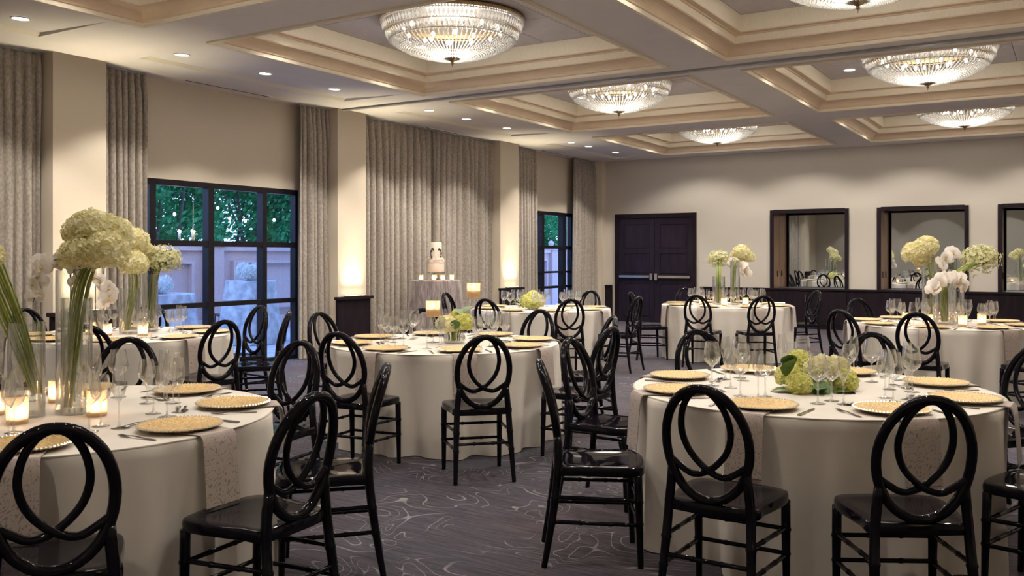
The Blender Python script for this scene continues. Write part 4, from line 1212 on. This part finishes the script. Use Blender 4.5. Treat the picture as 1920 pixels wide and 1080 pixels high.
put('upper_tier', B().lathe([(.001, .298), (.088, .298), (.088, .565), (.082, .575), (.001, .575)], 36).mesh('upper_tier', 'cake_top', True, 40), ck)
rf = B()
rng = random.Random(9)
for k in range(90):
    a = rng.uniform(0, 2 * pi); z = .30 + rng.uniform(-.03, .03)
    floret(rf, Vector((.122 * cos(a), .122 * sin(a), z)), Vector((cos(a), sin(a), .4)), .024, rng)
put('icing_ruffle', rf.mesh('icing_ruffle', 'cake', False), ck)
vn = B(); ca = atan2(-CKY, -CKX)
for s in (-1, 1):
    P = [(.092 * cos(ca + s * u), .092 * sin(ca + s * u), z) for u, z in ((.75, .34), (.95, .39), (.9, .44), (.6, .48), (.45, .46))]
    vn.tube(catmull(P, 4), .004, 4)
    for k in range(26):
        i = rng.random() * 4; a_, b_ = Vector(P[int(i)]), Vector(P[min(int(i) + 1, 4)])
        floret(vn, a_.lerp(b_, i % 1), Vector((cos(ca), sin(ca), rng.uniform(-.4, .4))), .014, rng)
put('sugar_vine', vn.mesh('sugar_vine', 'vine', False), ck)
tow = Vector((cos(ca), sin(ca))); lat = Vector((-sin(ca), cos(ca)))
for f_, l_, nm in ((.22, -.22, 'left'), (.26, -.03, 'in front'), (.20, .10, 'just right'), (.18, .24, 'right')):
    q = Vector((CKX, CKY)) + tow * f_ + lat * l_
    votive(q.x, q.y, CKZ + .001, 'small lit votive candle %s of the wedding cake' % nm, .85)

# ------------------------------------------------------------------ terrace outside
struct('terrace_ground', B().quad((-45, -10, -.03), (XL - .14, -10, -.03), (XL - .14, 45, -.03), (-45, 45, -.03)), 'paving', 'blue grey terrace paving outside the windows', 'ground')
gw = root('garden_wall', (-13.6, 0, 0), 'pale stucco terrace wall with framed panels outside the window', 'wall')
put('wall_slab', B().box(-.15, .0, 2, 34, -.03, 1.52).mesh('garden_slab', 'stucco', False), gw)
put('coping', B().box(-.22, .08, 2, 34, 1.52, 1.60).mesh('coping', 'stucco', False), gw)
put('plinth', B().box(.0, .06, 2, 34, -.03, .25).mesh('plinth', 'stucco', False), gw)
fin_me = B().lathe([(.07, 0), (.07, .03), (.035, .05), (.035, .06), (.06, .08), (.085, .12), (.09, .155), (.075, .20), (.03, .235), (.001, .24)], 18).mesh('ball_finial', 'stucco')
for k in range(10):
    y = 4.95 + 3.22 * k
    p = put('pillar', B().box(-.2, .12, y - .2, y + .2, -.03, 1.60).mesh('pillar', 'stucco', False), gw)
    put('pillar_cap', B().box(-.25, .17, y - .25, y + .25, 1.60, 1.66).mesh('pillar_cap', 'stucco', False), p)
    put('ball_finial', fin_me, p, (-.04, y, 1.66))
    a, b_ = y + .45, y + 2.77
    fr = B().box(.0, .10, a, b_, 1.28, 1.34).box(.0, .10, a, b_, .40, .46).box(.0, .10, a, a + .06, .46, 1.28).box(.0, .10, b_ - .06, b_, .46, 1.28)
    put('panel_frame', fr.mesh('panel_frame', 'stucco', False), gw)

def tree(x, y, zc, rx, rz, label, seed, n=6500):
    rng = random.Random(seed)
    t = root('tree', (x, y, 0), label, 'tree', group='dusk trees behind the terrace wall')
    tr = B()
    for k in range(5):
        tr.tube([(0.1 * k - .2, 0.1 * (k % 2), 0), (rng.uniform(-.3, .3), rng.uniform(-.4, .4), 1.4), (rng.uniform(-.8, .8), rng.uniform(-1, 1), zc + rng.uniform(-.4, .8))], [.06, .045, .015], 6)
    put('trunk', tr.mesh('trunk', 'bark'), t)
    b = B()
    cl_ = [(rng.uniform(-rx, rx) * .8, rng.uniform(-rx, rx), zc + rng.uniform(-rz, rz), rng.uniform(.3, .6)) for _ in range(34)]
    for i in range(n):
        c = rng.choice(cl_)
        p = Vector((c[0] + rng.gauss(0, c[3] * .55), c[1] + rng.gauss(0, c[3] * .55), c[2] + rng.gauss(0, c[3] * .4)))
        nn = Vector((rng.gauss(0, 1), rng.gauss(0, 1), rng.gauss(.6, 1))).normalized(); u = nn.orthogonal().normalized(); w = nn.cross(u)
        s = rng.uniform(.04, .10)
        b.quad(tuple(p - u * s), tuple(p + w * s * .5), tuple(p + u * s), tuple(p - w * s * .5))
    tag(put('foliage', b.mesh('foliage', 'foliage', False), t), kind='stuff')
for i, (x, y, zc, rx, rz, l) in enumerate([
    (-15.6, 11.6, 2.9, 1.3, 1.2, 'dark leafy tree behind the left pane of the terrace window'), (-15.9, 14.1, 2.9, 1.3, 1.3, 'leafy tree behind the middle pane of the terrace window'),
    (-15.7, 16.5, 2.8, 1.3, 1.2, 'leafy multi-stemmed tree behind the right pane of the terrace window'), (-17.6, 13.2, 3.4, 1.6, 1.6, 'taller tree further back behind the terrace wall'),
    (-17.4, 16.6, 3.2, 1.6, 1.6, 'second taller tree further back behind the terrace wall'),
    (-15.4, 25.4, 2.3, 1.4, 1.0, 'shrubby tree seen through the far glazed doors'), (-15.8, 28.4, 2.6, 1.4, 1.2, 'leafy tree seen at the right of the far glazed doors')]):
    tree(x, y, zc, rx, rz, l, 50 + i)

def patio_table(x, y, rt, rb, h, lab, flab, seed):
    t = root('patio_table', (x, y, -.03), lab, 'table', group='clothed terrace tables')
    put('tablecloth', small_cloth(rt, rb, h + .03, seed, 'outcloth', 9), t)
    o = root('hydrangea_posy', (x, y, h + .005), flab, 'flowers', group='terrace table posies')
    rng = random.Random(seed)
    for k in range(5):
        a = k * 1.3
        put('hydrangea_head', HWH[k % 2], o, (.12 * cos(a), .12 * sin(a), .12 + .04 * (k % 2)), a, .135)
    put('posy_bowl', B().lathe([(.001, 0), (.08, 0), (.10, .05), (.001, .05)], 20).mesh('posy_bowl', 'vase'), o)
M['hydrangea_white'] = petal('white_hydrangea_petal', (0.62, 0.64, 0.60, 1), (0.75, 0.77, 0.74, 1), (0.85, 0.86, 0.84, 1))
HWH = [hydrangea(s, 110, .2).mesh('hydrangea_head', 'hydrangea_white', False) for s in (41, 42)]
patio_table(-11.68, 10.60, .40, .50, 1.01, 'tall terrace table in pale satin, right side of the window view', 'white hydrangea posy on the tall terrace table', 3)
patio_table(-12.75, 9.60, .58, .66, .80, 'lower terrace table in pale satin, left side of the window view', 'white hydrangea posy on the lower terrace table', 4)
def patio_chair(x, y, rz, lab):
    t = root('patio_chair', (x, y, -.03), lab, 'chair', rz, 'dark patio chairs')
    put('seat', B().box(-.22, .22, -.22, .22, .42, .45).mesh('patio_seat', 'wicker', False), t)
    bk = B()
    rr = []
    for z, yy in ((.45, -.20), (.65, -.23), (.88, -.30)):
        rr.append([(-.22, yy, z), (-.1, yy - .03, z), (.1, yy - .03, z), (.22, yy, z), (.22, yy + .02, z), (.1, yy - .01, z), (-.1, yy - .01, z), (-.22, yy + .02, z)])
    put('backrest', bk.rings(rr, True, True, True).mesh('patio_back', 'wicker', False), t)
    for sx in (-1, 1):
        for sy in (-1, 1):
            put('leg', B().tube([(sx * .19, sy * .19, .42), (sx * .21, sy * .22, 0)], .014, 6).mesh('patio_leg', 'wicker'), t)
patio_chair(-12.5, 10.85, R(150), 'dark patio chair between the two terrace tables')
patio_chair(-11.35, 11.45, R(200), 'dark patio chair right of the tall terrace table')
# string bulbs and the hanging lantern chandelier over the terrace
bulb_me = B().ball((0, 0, 0), .022, 10, 8, 1.25).mesh('string_bulb_glass', 'hotbulb')
sock_me = B().lathe([(.012, .024), (.012, .055), (.001, .055)], 10).mesh('string_bulb_socket', 'frame')
fs = root('festoon_cable', (-12.5, 8.1, -.03), 'thin black festoon cable on two posts over the terrace', 'cable')
def sag(y): return 2.62 - .22 * (1 - ((y - 10.75) / 2.65) ** 2)
put('cable', B().tube([(0, y - 8.1, sag(y) + .03) for y in [8.1 + 5.3 * k / 20 for k in range(21)]], .004, 5).mesh('festoon_cable', 'frame'), fs)
for y in (8.1, 13.4): put('post', B().tube([(0, y - 8.1, 0), (0, y - 8.1, 2.72)], .03, 8).mesh('festoon_post', 'frame'), fs)
for i, (y, z) in enumerate([(9.73, 2.10), (10.61, 2.24), (10.87, 2.07), (11.22, 2.04), (11.90, 2.08)]):
    s = root('string_light', (-12.5, y, z), 'glowing string light bulb over the terrace, %s from the left' % ORD[i], 'light bulb', group='terrace string lights')
    put('bulb', bulb_me, s); put('socket', sock_me, s)
    put('cord', B().tube([(0, 0, .05), (0, 0, sag(y) - z)], .003, 4).mesh('string_cord', 'frame'), s)
lc = root('terrace_chandelier', (-12.5, 10.1, 1.66), 'small lit candelabra hanging over the terrace', 'chandelier')
lc.scale = (1.25, 1.25, 1.0)
put('hub', B().lathe([(.001, -.02), (.03, 0), (.015, .05), (.02, .12), (.008, .2), (.004, .24), (.003, sag(10.1) - 1.66)], 12).mesh('candelabra_hub', 'brass'), lc)
for k in range(6):
    a = k * pi / 3 + .3
    arm = put('arm', B().tube(catmull([(0, 0, .03), (.08 * cos(a), .08 * sin(a), -.02), (.17 * cos(a), .17 * sin(a), .0), (.20 * cos(a), .20 * sin(a), .06)], 4), .006, 5).mesh('candelabra_arm', 'brass'), lc)
    put('candle', B().tube([(.20 * cos(a), .20 * sin(a), .06), (.20 * cos(a), .20 * sin(a), .15)], .009, 6).mesh('candelabra_candle', 'wax'), arm)
    put('bulb', B().ball((.20 * cos(a), .20 * sin(a), .17), .014, 8, 6, 1.4).mesh('candelabra_bulb', 'hotbulb'), arm)
